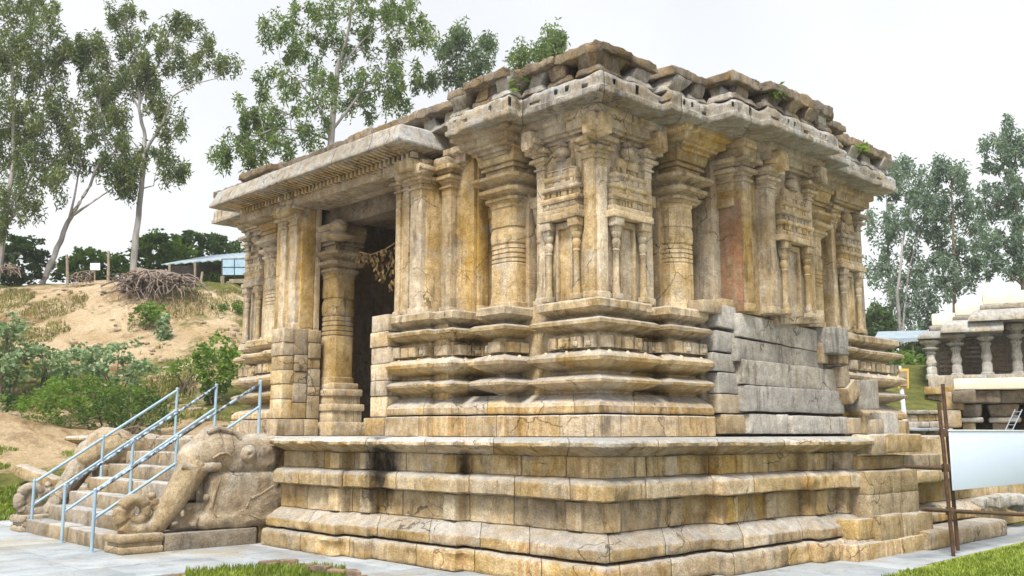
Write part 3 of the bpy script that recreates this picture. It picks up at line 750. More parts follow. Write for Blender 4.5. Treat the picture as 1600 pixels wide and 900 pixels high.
# ---- eaves
EM = [(-11.38, 10.7), (-11.38, 9.42), (-10.98, 9.42), (-10.98, 9.36), (-9.84, 9.36), (-9.84, 9.58), (-8.23, 9.58), (-8.23, 10.94), (-8.05, 10.94), (-8.05, 11.85), (-7.60, 11.85), (-7.60, 12.6), (-7.45, 12.6), (-7.45, 14.85), (-7.72, 14.85), (-7.72, 15.7), (-7.98, 15.7), (-7.98, 18.15), (-9.5, 18.15)]
def slots(s, z):
    c = (s*1.9+.35*noise.noise(Vector((s*.7, 0, 3)))) % 1.0; i = int(s*1.9) % 5; zz = z-6.0; d = 0
    if i == 0 and .41 < zz < .52 and abs(c-.5) < .045: d = .08
    if i == 1 and .40 < zz < .435 and abs(c-.5) < .20: d = .06
    if i == 2 and .43 < zz < .50 and (abs(c-.3) < .05 or abs(c-.72) < .05): d = .08
    if i == 3 and .39 < zz < .425 and abs(c-.4) < .12: d = .06
    if i == 4 and .42 < zz < .50 and abs(c-.6) < .05: d = .08
    return d
def scallop(s, z):                                  # worn, wavy top of the carved arches
    return max(0, z-6.49)*.9*max(0, noise.noise(Vector((s*2.6, 1, 8)))+.15)*2 + .02*max(0, noise.noise(Vector((s*4, z*3, 8))))
pr_eave = [(.75, 6.262), (.30, 6.256), (.05, 6.258), (.008, 6.264), (0, 6.28), (0, 6.34), (.022, 6.35), (.03, 6.37), (.03, 6.50), (.04, 6.54), (.06, 6.575), (.12, 6.595), (.2, 6.60), (.45, 6.61)]
course('eave_stone', EM, pr_eave, 1.1, M['eave'], temple, mean=1.35, seed=5, amp=.006, step=.02, pstep=.025, gap=.012, dents=lambda s, z: slots(s, z)+scallop(s, z)+chip(41, .018)(s, z))
EL = [(-20.0, 12.0), (-20.0, 9.75), (-18.3, 9.75), (-18.3, 9.42), (-16.9, 9.42)]
course('eave_stone', EL, pr_eave, 1.1, M['eave'], temple, mean=1.3, seed=6, amp=.01, step=.1, pstep=.05)
pr_ent = [(.56, 5.86), (.44, 5.865), (.43, 5.90), (.36, 5.91), (.35, 5.945), (.29, 5.955), (.28, 6.0), (.20, 6.01), (.19, 6.05), (.12, 6.07), (.10, 6.09), (.10, 6.16), (.05, 6.175), (.0, 6.205), (.0, 6.262)]
pr_ent2 = [(.34, 5.90), (.25, 5.905), (.24, 5.945), (.15, 5.955), (.14, 5.99), (.08, 6.0), (.07, 6.02), (.07, 6.13), (.02, 6.145), (.0, 6.17), (.0, 6.262)]
EN = [([(-11.42, 10.6), (-11.42, 9.56), (-10.10, 9.56), (-10.10, 10.6)], 0), ([(-10.22, 10.6), (-10.22, 9.93), (-8.62, 9.93), (-8.62, 11.58), (-9.2, 11.58)], 1), ([(-9.2, 11.56), (-8.26, 11.56), (-8.26, 12.86), (-9.2, 12.86)], 0),
      ([(-9.2, 12.86), (-8.08, 12.86), (-8.08, 13.36), (-7.90, 13.36), (-7.90, 15.1), (-9.2, 15.1)], 1), ([(-9.2, 15.45), (-8.2, 15.45), (-8.2, 16.5), (-9.2, 16.5)], 0), ([(-9.2, 16.6), (-8.45, 16.6), (-8.45, 18.08), (-9.2, 18.08)], 1),
      ([(-12.0, 9.88), (-11.42, 9.88), (-11.42, 10.5)], 1), ([(-19.3, 9.92), (-18.0, 9.92), (-18.0, 10.1), (-17.2, 10.1)], 0)]
for i, (e, q) in enumerate(EN): course('entablature_stone', e, pr_ent2 if q else pr_ent, .58, M['pier' if q else 'base'], temple, mean=1.5, seed=9+i, amp=.006, step=.08, pstep=.04, gap=.008)
# carved brackets over the corner pilaster and between the capitals
for (T, u) in [(FY(9.96), -8.74), (FX(-8.65), 10.05), (FY(9.96), -9.98), (FX(-8.65), 11.36), (FX(-7.93), 13.62), (FX(-7.93), 14.9)]:
    mb = MB(); rbox(mb, (u-.11, -.2, 5.84), (u+.11, .12, 6.12), .03, T, .015, .05); rbox(mb, (u-.15, -.2, 5.92), (u+.15, .07, 6.02), .03, T, .02, .05); rbox(mb, (u-.07, -.1, 5.80), (u+.07, .15, 5.95), .03, T, .012, .05); rough(mb, .012, 12.) if 'rough' in globals() else None
    mb.build('carved_bracket', M['pier'], temple)
mb = MB(); prism(mb, [Vector(p) for p in [(-18.9, 10.6), (-11.2, 10.6), (-9.4, 10.6), (-9.25, 10.7), (-9.25, 18), (-18.9, 18)]], 6.0, 6.25); mb.build('ceiling_core', M['inside'], temple, False)
# the upper row: weathered kudu stones with dark gaps under a broken coping
rn = random.Random(21)
def rough(mb, amp, f=5.):
    mb.v = [v+noise.noise_vector(v*f)*amp+noise.noise_vector(v*f*2.7)*amp*.55 for v in mb.v]
def parapet(poly, seed):
    rn = random.Random(seed)
    for (a, u, L) in along(poly, .10):
        n = Vector((u.y, -u.x)); T = frame((a.x, a.y, 0), (u.x, u.y, 0), (n.x, n.y, 0))
        k = max(1, round(L/.55)); st = L/k
        for i in range(k):
            c = (i+.5)*st+rn.uniform(-.06, .06); w = st*rn.uniform(.56, .78); h = rn.uniform(.255, .285); mb = MB(); sl = rn.choice([-.7, -.4, -.2, .2, .4, .7])
            TS = lambda p, c=c, sl=sl, T=T: T(Vector((c+p.x+sl*max(0, p.z-6.68), p.y, p.z)))
            rbox(mb, (-w*.75, -.5, 6.585), (w*.75, .0+rn.uniform(-.03, .05), 6.585+h*.42), .03, TS, 0, .05, taper=.8)
            rbox(mb, (-w*.42, -.5, 6.58+h*.30), (w*.42, -.03+rn.uniform(-.03, .04), 6.60+h), .025, TS, 0, .05, taper=rn.choice([.85, 1.1, 1.45]))
            rough(mb, .022); mb.build('parapet_stone', M['eave'] if rn.random() < .6 else M['roof'], temple)
        k = max(1, round(L/.8)); st = L/k
        for i in range(k):
            z = 6.855+rn.uniform(-.01, .015); mb = MB(); o = rn.uniform(.02, .09)
            rbox(mb, (i*st+.006, -1.05, z), ((i+1)*st-.006, o+.03, z+rn.uniform(.12, .19)), .02, T, 0, .05)
            rough(mb, .028, 5.); mb.build('coping_stone', M['roof'], temple)
parapet(EM[1:8], 3); parapet(EM[7:], 8); parapet(EL[1:], 5)
parapet([(-18.3, 9.66), (-11.42, 9.66)], 12)
mb = MB(); prism(mb, [Vector(p) for p in [(-19.5, 10.6), (-11, 10.6), (-10.6, 10.5), (-9.0, 10.5), (-9.0, 18), (-19.5, 18)]], 6.08, 6.80); mb.build('roof_core', M['roof'], temple, False)
# porch eave: heavy sloping slabs with ribbed underside
PE = [(-18.55, 10.6), (-18.55, 8.98), (-12.02, 8.98), (-12.02, 10.35)]
pr_pe = [(.7, 6.25), (.45, 6.225), (.2, 6.24), (.04, 6.255), (.0, 6.27), (-.005, 6.30), (.02, 6.35), (.06, 6.43), (.09, 6.51), (.12, 6.585), (.20, 6.63), (.5, 6.65), (.7, 6.66)]
course('porch_eave_stone', PE, pr_pe, .75, M['eave'], temple, amp=.012, step=.08, pstep=.05, gap=.014, cuts=[0, 1.3, 3.1, 4.7, 6.2, 7.35, 8.15+1.37])
k = 0
x = -18.1
while x < -12.3:
    mb = MB(); vs = []
    for dx in (-.03, .03):
        for (d, z) in [(.05, 6.25), (.2, 6.222), (.47, 6.2), (.47, 6.23), (.2, 6.245), (.05, 6.265)]: vs.append(disp(Vector((x+dx, 8.98+d, z)), .004))
    mb.add(vs, [tuple(range(6)), tuple(reversed(range(6, 12)))]+[(i, 6+i, 6+(i+1) % 6, (i+1) % 6) for i in range(6)])
    mb.build('eave_rib', M['base'], temple, False); x += .125
    mb = MB(); rbox(mb, (x-.03, 9.40, 6.10), (x+.035, 9.52, 6.20), .01, None, .004); mb.build('dentil', M['base'], temple)
y = 9.15
while y < 10.2:
    mb = MB(); vs = []
    for dy in (-.03, .03):
        for (d, z) in [(.05, 6.25), (.2, 6.222), (.47, 6.2), (.47, 6.23), (.2, 6.245), (.05, 6.265)]: vs.append(disp(Vector((-12.02-d, y+dy, z)), .004))
    mb.add(vs, [tuple(reversed(range(6))), tuple(range(6, 12))]+[(i, (i+1) % 6, 6+(i+1) % 6, 6+i) for i in range(6)])
    mb.build('eave_rib', M['base'], temple, False); y += .13
slab('eave_beam', -18.2, -12.35, 9.50, 9.98, 5.95, 6.24, M['wall'])
slab('eave_beam', -12.6, -11.4, 10.1, 10.8, 6.02, 6.6, M['wall'])
for (x0, x1, y0, y1, z0, z1) in [(-12.75, -12.05, 9.42, 9.75, 5.78, 6.0), (-12.6, -12.15, 9.3, 9.6, 5.86, 6.08), (-12.1, -11.75, 9.75, 10.1, 5.95, 6.12), (-16.7, -16.0, 9.42, 9.75, 5.78, 6.0)]:
    mb = MB(); rbox(mb, (x0, y0, z0), (x1, y1, z1), .05, None, .03, .07); mb.build('eave_bracket', M['base'], temple)

# ---- masonry repair in the right-hand base
O8 = (1090, 460); S8 = 3.9125
for (u0, u1, v0, v1, mt, X, tl) in [(128, 315, 78, 212, 'grey', -8.02, -.03), (317, 465, 66, 203, 'grey', -8.05, -.03), (115, 256, 230, 352, 'grey', -8.03, -.02), (262, 875, 184, 318, 'grey', -7.92, -.045), (820, 922, 205, 362, 'grey', -7.86, 0),
                                    (97, 236, 362, 472, 'grey', -8.03, -.02), (244, 768, 312, 446, 'grey', -7.93, -.03), (768, 800, 300, 420, 'tan', -8.0, 0), (130, 272, 482, 606, 'grey', -8.02, 0), (284, 884, 432, 572, 'grey', -7.90, -.012), (134, 300, 612, 726, 'tan', -8.02, 0),
                                    (304, 896, 572, 722, 'grey', -7.88, 0), (170, 314, 736, 852, 'tan', -7.96, 0), (320, 508, 733, 852, 'grey', -7.90, 0), (510, 562, 733, 852, 'grey', -7.90, 0), (582, 922, 746, 852, 'grey', -7.84, 0),
                                    (948, 1003, 756, 852, 'tan', -7.84, 0), (1012, 1078, 740, 852, 'tan', -7.95, 0), (1086, 1140, 765, 852, 'tan', -7.8, 0), (1150, 1228, 722, 852, 'grey', -7.9, 0), (1010, 1108, 522, 700, 'grey', -7.84, .05), (925, 985, 540, 650, 'tan', -7.9, .5), (890, 930, 440, 560, 'tan', -7.95, .2),
                                    (38, 150, 38, 112, 'tan', -8.0, 0), (150, 272, 34, 100, 'tan', -8.05, 0), (510, 778, 98, 178, 'pier', -7.86, .10), (860, 918, 372, 425, 'tan', -8.0, 0)]:
    block_x('repair_block', X-.40+.22*min(1, max(0, (u0-250)/600)), u0, u1, v0, v1, M[mt], temple, .3, O8, S8, .010, .016, tl)
slab('rubble_core', -9.0, -8.62, 12.3, 17.2, 1.54, 3.40, M['roof'], amp=.03, r=.05, seg=.12)

# ================================================================== STAIRS, ELEPHANTS, RAILINGS
stairs = empty('staircase', (-15.1, 6.2, 0))
tag(stairs, 'flight of worn stone steps between the elephants, up to the platform', 'stairs')
NS = 7; RISE = 1.5/NS; Y0, Y1 = 5.32, 7.45
for i in range(NS):
    y = Y0+(Y1-Y0)*i/NS; rnk = random.Random(i+40)
    cuts = [-16.85, -16.85+1.1+rnk.uniform(-.3, .3), -14.6+rnk.uniform(-.3, .3), -13.5] if i else [-17.0, -15.9, -14.7, -13.55]
    for a, b in zip(cuts, cuts[1:]):
        mb = MB(); rbox(mb, (a+.004, y, RISE*i-.02), (b-.004, y+.5, RISE*(i+1)), .022, None, .008, .12); mb.build('step_stone', M['step'], stairs)
mb = MB(); prism(mb, [Vector(p) for p in [(-16.8, 5.7), (-13.5, 5.7), (-13.5, 7.9), (-16.8, 7.9)]], .0, .2); mb.build('stair_core', M['step'], stairs, False)
mb = MB(); prism(mb, [Vector(p) for p in [(-17.0, 7.3), (-13.0, 7.3), (-13.0, 7.98), (-17.0, 7.98)]], .0, 1.48); mb.build('landing_core', M['plinth'], stairs, False)
mb = MB(); rbox(mb, (-17.0, 7.42, 1.40), (-12.8, 8.4, 1.542), .02, None, .01, .2); mb.build('landing_slab', M['plinth_slab'], stairs)

def sph(mb, c, r, seg=16, rings=10):
    vs = [Vector((c[0], c[1], c[2]-r[2]))]; fs = []
    for j in range(1, rings):
        f = math.pi*j/rings
        for i in range(seg):
            a = 2*math.pi*i/seg
            vs.append(Vector((c[0]+r[0]*math.sin(f)*math.cos(a), c[1]+r[1]*math.sin(f)*math.sin(a), c[2]-r[2]*math.cos(f))))
    vs.append(Vector((c[0], c[1], c[2]+r[2]))); L = len(vs)-1
    for i in range(seg):
        i2 = (i+1) % seg
        fs.append((0, 1+i2, 1+i)); fs.append((L, L-seg+i, L-seg+i2))
        for j in range(rings-2): fs.append((1+j*seg+i, 1+j*seg+i2, 1+(j+1)*seg+i2, 1+(j+1)*seg+i))
    mb.add(vs, fs)
def fused(mb, name, mat, parent, voxel=.022, amp=.006, cut=None, sm=3):
    """fuse overlapping solids into one carved surface"""
    me = bpy.data.meshes.new('tmp'); me.from_pydata([tuple(v) for v in mb.v], [], mb.f)
    o = bpy.data.objects.new('tmp', me); COL.objects.link(o)
    m = o.modifiers.new('r', 'REMESH'); m.mode = 'VOXEL'; m.voxel_size = voxel
    k = o.modifiers.new('s', 'SMOOTH'); k.iterations = sm; k.factor = .5
    dg = bpy.context.evaluated_depsgraph_get(); dg.update()
    out = bpy.data.meshes.new_from_object(o.evaluated_get(dg))
    bpy.data.objects.remove(o); bpy.data.meshes.remove(me)
    for v in out.vertices:
        p = disp(v.co.copy(), amp)
        if cut: p = cut(p)
        v.co = p
    out.name = name; out.materials.clear(); out.materials.append(mat); out.shade_smooth()
    ob = bpy.data.objects.new(name, out); COL.objects.link(ob)
    if parent is not None:
        ob.parent = parent
        if parent.parent is None: ob.matrix_parent_inverse = parent.matrix_basis.inverted()
    return ob
def elephant(x_face, x_back, label, dy=0.):
    """couched elephant carved as a balustrade, trunk rolled out in front; seen flank at x_face"""
    root = empty('elephant_sculpture', ((x_face+x_back)/2, 6.4, 0)); tag(root, label, 'sculpture', 'elephants flanking the stairs')
    xm = (x_face+x_back)/2; hw = abs(x_face-x_back)/2; s = 1 if x_face > x_back else -1
    E3 = lambda y, z, out=0.: Vector((x_face-s*.10+s*out, y+dy, z))
    mb = MB()
    # head and back in the upper course, shoulder and legs in the lower
    rbox(mb, (xm-hw*.94, 6.48, .24), (xm+hw*.94, 7.62, 1.03), .08, None, 0)
    rbox(mb, (xm-hw*.95, 6.75, 1.0), (xm+hw*.90, 7.62, 1.54), .12, None, 0)
    sph(mb, (xm, 6.72, 1.33), (hw*1.0, .50, .36)); sph(mb, (xm, 6.62, 1.50), (hw*.8, .26, .20)); sph(mb, (xm, 7.3, 1.33), (hw*.98, .55, .26))
    sph(mb, (xm, 6.36, 1.22), (hw*.85, .27, .27))
    sph(mb, (x_face-s*.14, 6.78, .62), (.15, .33, .42)); sph(mb, (x_face-s*.12, 6.85, .38), (.14, .42, .15)); sph(mb, (x_face-s*.12, 7.0, .33), (.14, .36, .12))
    sph(mb, (x_face-s*.16, 7.45, .60), (.16, .40, .38)); sph(mb, (x_face-s*.12, 7.45, .36), (.13, .26, .13)); sph(mb, (x_face-s*.14, 6.5, .36), (.13, .16, .13))
    body = fused(mb, 'body', M['eleph'], root, .024, .012, lambda p: p + Vector((-s*.022*math.exp(-((p.z-1.035)/.014)**2), 0, 0)))
    # trunk with its rolled tip
    pts = [(6.34, 1.18, .22), (6.24, 1.02, .205), (6.13, .84, .19), (6.02, .66, .175), (5.92, .50, .16), (5.82, .37, .14), (5.70, .285, .115)]
    for k in range(1, 41):
        t = k/40; th = math.radians(-52-560*t); rho = .262*(1-t)+.03*t; pts.append((5.50+rho*math.cos(th), .525+rho*math.sin(th), .108*(1-t)+.052*t))
    mb = MB(); P = []; R = []
    for a, b in zip(pts, pts[1:]):
        m = 4 if a[2] > .115 else 1
        for k in range(m):
            t = k/m; P.append(Vector((xm+s*hw*.30, a[0]+(b[0]-a[0])*t+dy, a[1]+(b[1]-a[1])*t))); R.append(a[2]+(b[2]-a[2])*t)
    tube(mb, P, R, 16)
    for i, (y, z, r) in enumerate([(5.76, .66, .07), (5.72, .74, .055), (5.80, .58, .07)]): sph(mb, (xm+s*hw*.2, y, z), (.07, r, r))
    fused(mb, 'trunk', M['eleph'], root, .014, .006, sm=1)
    # ear, tusk, eye, brow
    mb = MB()
    c = E3(7.06, 1.29, .0); sph(mb, c, (.11, .24, .23)); fused(mb, 'ear', M['eleph'], root, .018, .02, lambda p, c=c: p + Vector((s*.03*math.sin(14*((p.y-c.y)**2+(p.z-c.z)**2)**.5*2), 0, 0)))
    mb = MB(); tube(mb, [E3(6.62, 1.13, .03), E3(6.42, 1.11, .07), E3(6.22, 1.115, .06), E3(6.08, 1.15, .02)], [.07, .065, .06, .045], 10, .008); mb.build('tusk', M['eleph'], root)
    mb = MB(); sph(mb, E3(6.66, 1.265, .06), (.035, .06, .035)); tube(mb, [E3(6.5, 1.235, .08), E3(6.6, 1.30, .09), E3(6.7, 1.31, .09), E3(6.78, 1.26, .08)], [.018, .022, .022, .016], 6, .004); mb.build('eye', M['eleph'], root)
    mb = MB(); tube(mb, [E3(6.45, 1.60, -.02), E3(6.62, 1.66, .0), E3(6.85, 1.60, .0), E3(6.95, 1.5, .02)], [.03, .04, .04, .03], 8, .01); mb.build('head_band', M['eleph'], root)
    mb = MB(); tube(mb, [E3(7.52, .84, .06), E3(7.30, .72, .066), E3(7.14, .66, .07), E3(7.06, .55, .07), E3(7.12, .42, .07), E3(7.3, .34, .066)], .026, 7, .012)
    tube(mb, [E3(6.62, .95, .06), E3(6.56, .75, .07), E3(6.52, .55, .07), E3(6.60, .42, .07), E3(6.8, .44, .07), E3(7.02, .49, .066)], .025, 7, .012); mb.build('leg_outline', M['eleph'], root)
    # foliage carved between trunk and leg, and behind
    rn = random.Random(9); mb = MB()
    for k in range(30):
        if k < 18: y, z = rn.uniform(6.0, 6.5), rn.uniform(.3, .95); ok = z < .3+(y-5.95)*1.25
        else: y, z = rn.uniform(7.05, 7.4), rn.uniform(.42, .85); ok = True
        if not ok: continue
        sph(mb, E3(y, z, rn.uniform(-.03, .03)), (.06, rn.uniform(.03, .07), rn.uniform(.03, .07)), 8, 6)
    rbox(mb, (min(x_face-s*.12, xm), 5.98, .26), (max(x_face-s*.12, xm), 6.6, .62), .03, None, 0)
    fused(mb, 'carved_foliage', M['eleph'], root, .022, .014, sm=1)
    a, b = sorted((x_back, x_face+s*.02))
    mb = MB(); rbox(mb, (a, 5.84, 0), (b, 7.22, .235), .015, None, .006, .2); mb.build('base_stone', M['eleph'], root)
    mb = MB(); rbox(mb, (a, 5.24, .0), (b+s*.02, 5.83, .10), .03, None, .008, .1); rbox(mb, (a+.02, 5.27, .09), (b-.01, 5.82, .16), .02, None, .008, .1); rbox(mb, (a, 5.22, .15), (b+s*.02, 5.83, .265), .04, None, .008, .1); mb.build('scroll_plinth', M['eleph'], root)
    return root
elephant(-12.92, -13.46, 'carved stone elephant with rolled trunk on the near side of the stairs')
elephant(-17.45, -16.92, 'carved stone elephant half hidden on the far side of the stairs')

def railing(x, label, ys, worn):
    root = empty('handrail', (x, 5.2, 0)); tag(root, label, 'railing', 'steel handrails on the stairs')
    slope = (1.5)/(ys[2]-ys[0])
    zf = [0., RISE*round((ys[1]-Y0)/(Y1-Y0)*NS+.4), 1.54]
    zt = [.80, .80+(2.36-.80)*(ys[1]-ys[0])/(ys[2]-ys[0]), 2.36]
    for y, a, b in zip(ys, zf, zt):
        mb = MB(); tube(mb, [(x, y, a-.02), (x, y, b+.03)], .024, 12); lathe(mb, [(.05, a), (.05, a+.012)], 12, None, lambda p, y=y: Vector((x, y, 0))+p, 0)
        lathe(mb, [(.028, b+.02), (.028, b+.035), (.018, b+.05)], 12, None, lambda p, y=y: Vector((x, y, 0))+p, 0); mb.build('post', M['rail'], root)
    mb = MB(); tube(mb, [(x, ys[0], zt[0]), (x, ys[2], zt[2])], .024, 12); mb.build('top_rail', M['rail_worn'] if worn else M['rail'], root)
    mb = MB(); tube(mb, [(x, ys[0], zt[0]-.36), (x, ys[2], zt[2]-.36)], .022, 12); mb.build('lower_rail', M['rail'], root)
railing(-13.56, 'blue steel handrail nearest the near elephant, its top rail worn dark', (5.12, 6.24, 7.55), True)
railing(-15.02, 'blue steel handrail in the middle of the stairs, its top rail worn dark', (5.23, 6.2, 7.55), True)
railing(-16.80, 'blue steel handrail along the far edge of the stairs, evenly painted', (5.36, 6.42, 7.69), False)

# ================================================================== PAVING AND FOREGROUND
walk = empty('pavement', (-10, 6, 0)); tag(walk, 'pale grey paving round the foot of the platform', None, None, 'structure')
rn = random.Random(3)
def paving(x0, x1, y0, y1, sx, sy):
    x = x0
    while x < x1-.01:
        xe = min(x1, x+sx*rn.uniform(.9, 1.1)); y = y0
        while y < y1-.01:
            ye = min(y1, y+sy*rn.uniform(.85, 1.15))
            mb = MB(); rbox(mb, (x+.004, y+.004, -.12), (xe-.004, ye-.004, rn.uniform(.0, .008)), .006, None, .0015, 1.); mb.build('paving_slab', M['pave'], walk); y = ye
        x = xe
paving(-19.5, -10.9, 2.0, 7.45, 1.5, 1.2)
paving(-10.9, -8.7, 5.7, 7.45, 1.5, 1.2); paving(-8.7, -5.05, 6.3, 7.6, 1.5, 1.2)
paving(-6.5, -5.05, 7.6, 12.0, 1.5, 1.3); paving(-6.4, -5.25, 12.0, 18.5, 1.2, 1.3)
def blades(name, label, pts, mat, h=(.03, .07), w=.006, seed=1, cat='grass', lean=.5):
    rn = random.Random(seed); mb = MB(); vs = []; fs = []
    for p in pts:
        a = rn.uniform(0, 6.28); hh = rn.uniform(*h); l = rn.uniform(0, lean)*hh; d = Vector((math.cos(a), math.sin(a), 0)); e = Vector((-d.y, d.x, 0))*w*rn.uniform(.7, 1.3)
        b = len(vs); m = p+d*l*.4+Vector((0, 0, hh*.6)); t = p+d*l*1.2+Vector((0, 0, hh))
        vs += [p-e, p+e, m+e*.7, m-e*.7, t]; fs += [(b, b+1, b+2, b+3), (b+3, b+2, b+4)]
    mb.add(vs, fs); o = mb.build(name, mat, None, True, None); tag(o, label, cat, None, 'stuff'); return o
lawn = MB(); lawn.add([Vector(p) for p in [(-5.02, 9.5, .015), (-1.0, 9.0, .015), (-1.0, 30, .015), (-5.35, 30, .015), (-5.3, 18, .015), (-5.22, 13, .015)]], [(0, 1, 2, 3, 4, 5)])
lo = lawn.build('lawn', M['lawn'], None, False); tag(lo, 'bright lawn beside the paving on the right', None, None, 'structure')
rn = random.Random(8); pts = []
while len(pts) < 26000:
    y = 10.3+8.5*rn.random()**1.4; x = rn.uniform(-5.25, -2.2)
    if x < -5.05-.05*(y-10)/3+.12*noise.noise(Vector((y*2.2, 0, 4))): continue
    pts.append(Vector((x, y, .012)))
blades('lawn_grass', 'short bright green grass of the lawn at lower right', pts, M['grassblade'], (.025, .06), .007, 2)
# weathered brick edging at the bottom with grass inside
bed = empty('brick_edging', (-10.1, 5.2, 0)); tag(bed, 'broken mossy brick edging of a small grass bed at the bottom', 'edging')
def brick_row(a, b, z0, h, w, L, seed):
    rn = random.Random(seed); a = Vector(a); b = Vector(b); d = (b-a); n = int(d.length/L); u = d.normalized(); v = Vector((-u.y, u.x))
    for i in range(n):
        c = a+u*(i+.5)*L; mb = MB(); j = rn.uniform(-.02, .02); tz = rn.uniform(-.02, .015)
        T = frame((c.x, c.y, 0), (u.x, u.y, 0), (v.x, v.y, 0))
        rbox(mb, (-L/2+.006, -w/2+j, z0-.05), (L/2-.006, w/2+j, z0+h+tz), .015, T, .012, .06); mb.build('brick', M['brick'], bed)
q = lambda px, py: tuple(on_z(px, py, .05).xy)
brick_row(q(408, 884), q(545, 893), .0, .09, .14, .24, 1); brick_row(q(545, 893), q(600, 925), .0, .07, .14, .24, 2); brick_row(q(405, 886), q(470, 880), .0, .11, .12, .24, 3); brick_row(q(470, 881), q(545, 892), .0, .05, .10, .24, 6)
rn = random.Random(12); pts = []
for k in range(9000):
    px, py = rn.uniform(290, 540), rn.uniform(884, 940)
    if py < 886+max(0, (400-px))*.07+6*noise.noise(Vector((px*.05, 0, 2))): continue
    p = on_z(px, py, .0); pts.append(Vector((p.x, p.y, .004)))
for k in range(500):
    p = on_z(rn.uniform(400, 480), rn.uniform(880, 892), .1); pts.append(Vector((p.x, p.y, .06)))
blades('bed_grass', 'grass growing over the brick edging at the bottom', pts, M['grassblade'], (.03, .08), .007, 4)
mb = MB(); mb.add([Vector((*q(286, 893), .013)), Vector((*q(600, 905), .013)), Vector((*q(640, 990), .013)), Vector((*q(200, 990), .013))], [(0, 3, 2, 1)])
o = mb.build('grass_bed', M['lawn'], None, False); tag(o, 'small grass bed inside the brick edging', None, None, 'structure')

# ================================================================== SCAFFOLD FRAME AND BLANK BOARD
fr = empty('pole_frame', (-5.35, 13.1, 0)); tag(fr, 'rusty pole frame tied together beside the platform corner', 'pole frame')
XP = -5.32
def pole(px0, py0, px1, py1, r, X0, X1, nm='pole'):
    mb = MB(); a, b = on_x(px0, py0, X0), on_x(px1, py1, X1); pts = [a.lerp(b, i/6) for i in range(7)]
    tube(mb, pts, r, 8, .008); mb.build(nm, M['iron'], fr)
pole(1467, 628, 1490, 872, .027, XP, XP); pole(1473, 600, 1497, 860, .027, XP-.08, XP-.08)
pole(1412, 729, 1487, 732, .026, XP-.04, XP-.04, 'crossbar'); pole(1440, 796, 1640, 806, .028, XP-.04, XP+.1, 'crossbar'); pole(1464, 676, 1484, 677, .02, XP-.04, XP-.04, 'crossbar')
for (px, py) in [(1474, 677), (1478, 731), (1484, 798)]:
    p = on_x(px, py, XP-.03); mb = MB(); lathe(mb, [(.05, -.05), (.058, -.02), (.058, .02), (.05, .05)], 10, None, lambda v, p=p: p+v, .012); mb.build('lashing', M['iron'], fr)
bd = empty('notice_board', (-5.2, 14.0, 0)); tag(bd, 'blank pale blue board fixed to the pole frame', 'board')
a, b = on_x(1484, 673, XP+.05), on_x(1486, 767, XP+.05); c = on_x(1640, 674, XP+.02)
mb = MB(); rbox(mb, (XP+.03, a.y, b.z), (XP+.05, c.y, a.z), .003, None, 0.); mb.build('panel', M['board'], bd)
mb = MB(); rbox(mb, (XP+.026, a.y-.012, a.z-.004), (XP+.06, c.y, a.z+.014), .003, None, 0.); mb.build('edge_strip', M['white'], bd)

# ================================================================== SMALL THINGS ON THE TEMPLE
mb = MB(); lathe(mb, [(.09, 0), (.10, .02), (.125, .26), (.135, .27), (.135, .285), (.115, .29)], 18, None, lambda p: Vector((-13.52, 9.75, 1.542))+p, .001)
root = mb.build('plastic_bucket', M['bucket']); tag(root, 'pale bucket standing at the foot of the doorway', 'bucket')
rn = random.Random(2); gl = empty('dry_garland', (-14.3, 10.45, 5.2)); tag(gl, 'dry leaf garland hanging across the doorway', 'garland')
mb = MB(); tube(mb, [(-14.95, 10.3, 5.0), (-14.5, 10.25, 4.88), (-14.0, 10.2, 4.9), (-13.4, 10.15, 5.02), (-13.0, 10.1, 5.15)], .012, 6); mb.build('string', M['thatch'], gl)
mb = MB()
for k in range(260):
    t = rn.random(); x = -14.9+1.85*t; dens = math.exp(-((t-.62)/.3)**2)
    if rn.random() > .25+dens: continue
    z = 4.92-rn.random()**1.3*(.12+.62*dens); y = 10.2+rn.uniform(-.1, .1); a = rn.uniform(0, 6.28); l = rn.uniform(.06, .15); w = .025
    c = Vector((x, y, z)); d = Vector((math.cos(a)*.5, math.sin(a)*.5, -1)).normalized()*l; e = Vector((-math.sin(a), math.cos(a), 0))*w
    mb.add([c, c+d*.5+e, c+d, c+d*.5-e], [(0, 1, 2, 3)])
o = mb.build('dry_leaves', M['thatch'], gl, False); tag(o, kind='stuff')

# ================================================================== TREES
def leaf_cluster(vs, fs, c, rad, n, rn, L=(.14, .26), W=.05, droop=.7, asp=(1, 1)):
    for _ in range(n):
        while True:
            o = Vector((rn.uniform(-1, 1), rn.uniform(-1, 1), rn.uniform(-1, 1)))
            if o.length < 1: break
        p = c+Vector((o.x*asp[0], o.y*asp[0], o.z*asp[1]))*rad; a = rn.uniform(0, 6.28); l = rn.uniform(*L); w = W*rn.uniform(.7, 1.3)
        d = Vector((math.cos(a), math.sin(a), rn.uniform(-2.2, .6)*droop)).normalized()
        e = d.cross(Vector((rn.uniform(-1, 1), rn.uniform(-1, 1), rn.uniform(-.4, .4)))).normalized()*w
        b = len(vs); vs += [p, p+d*l*.42+e, p+d*l, p+d*l*.42-e]; fs.append((b, b+1, b+2, b+3))
def bezier(a, b, c, n): return [a*(1-t)**2+b*2*t*(1-t)+c*t*t for t in [i/n for i in range(n+1)]]
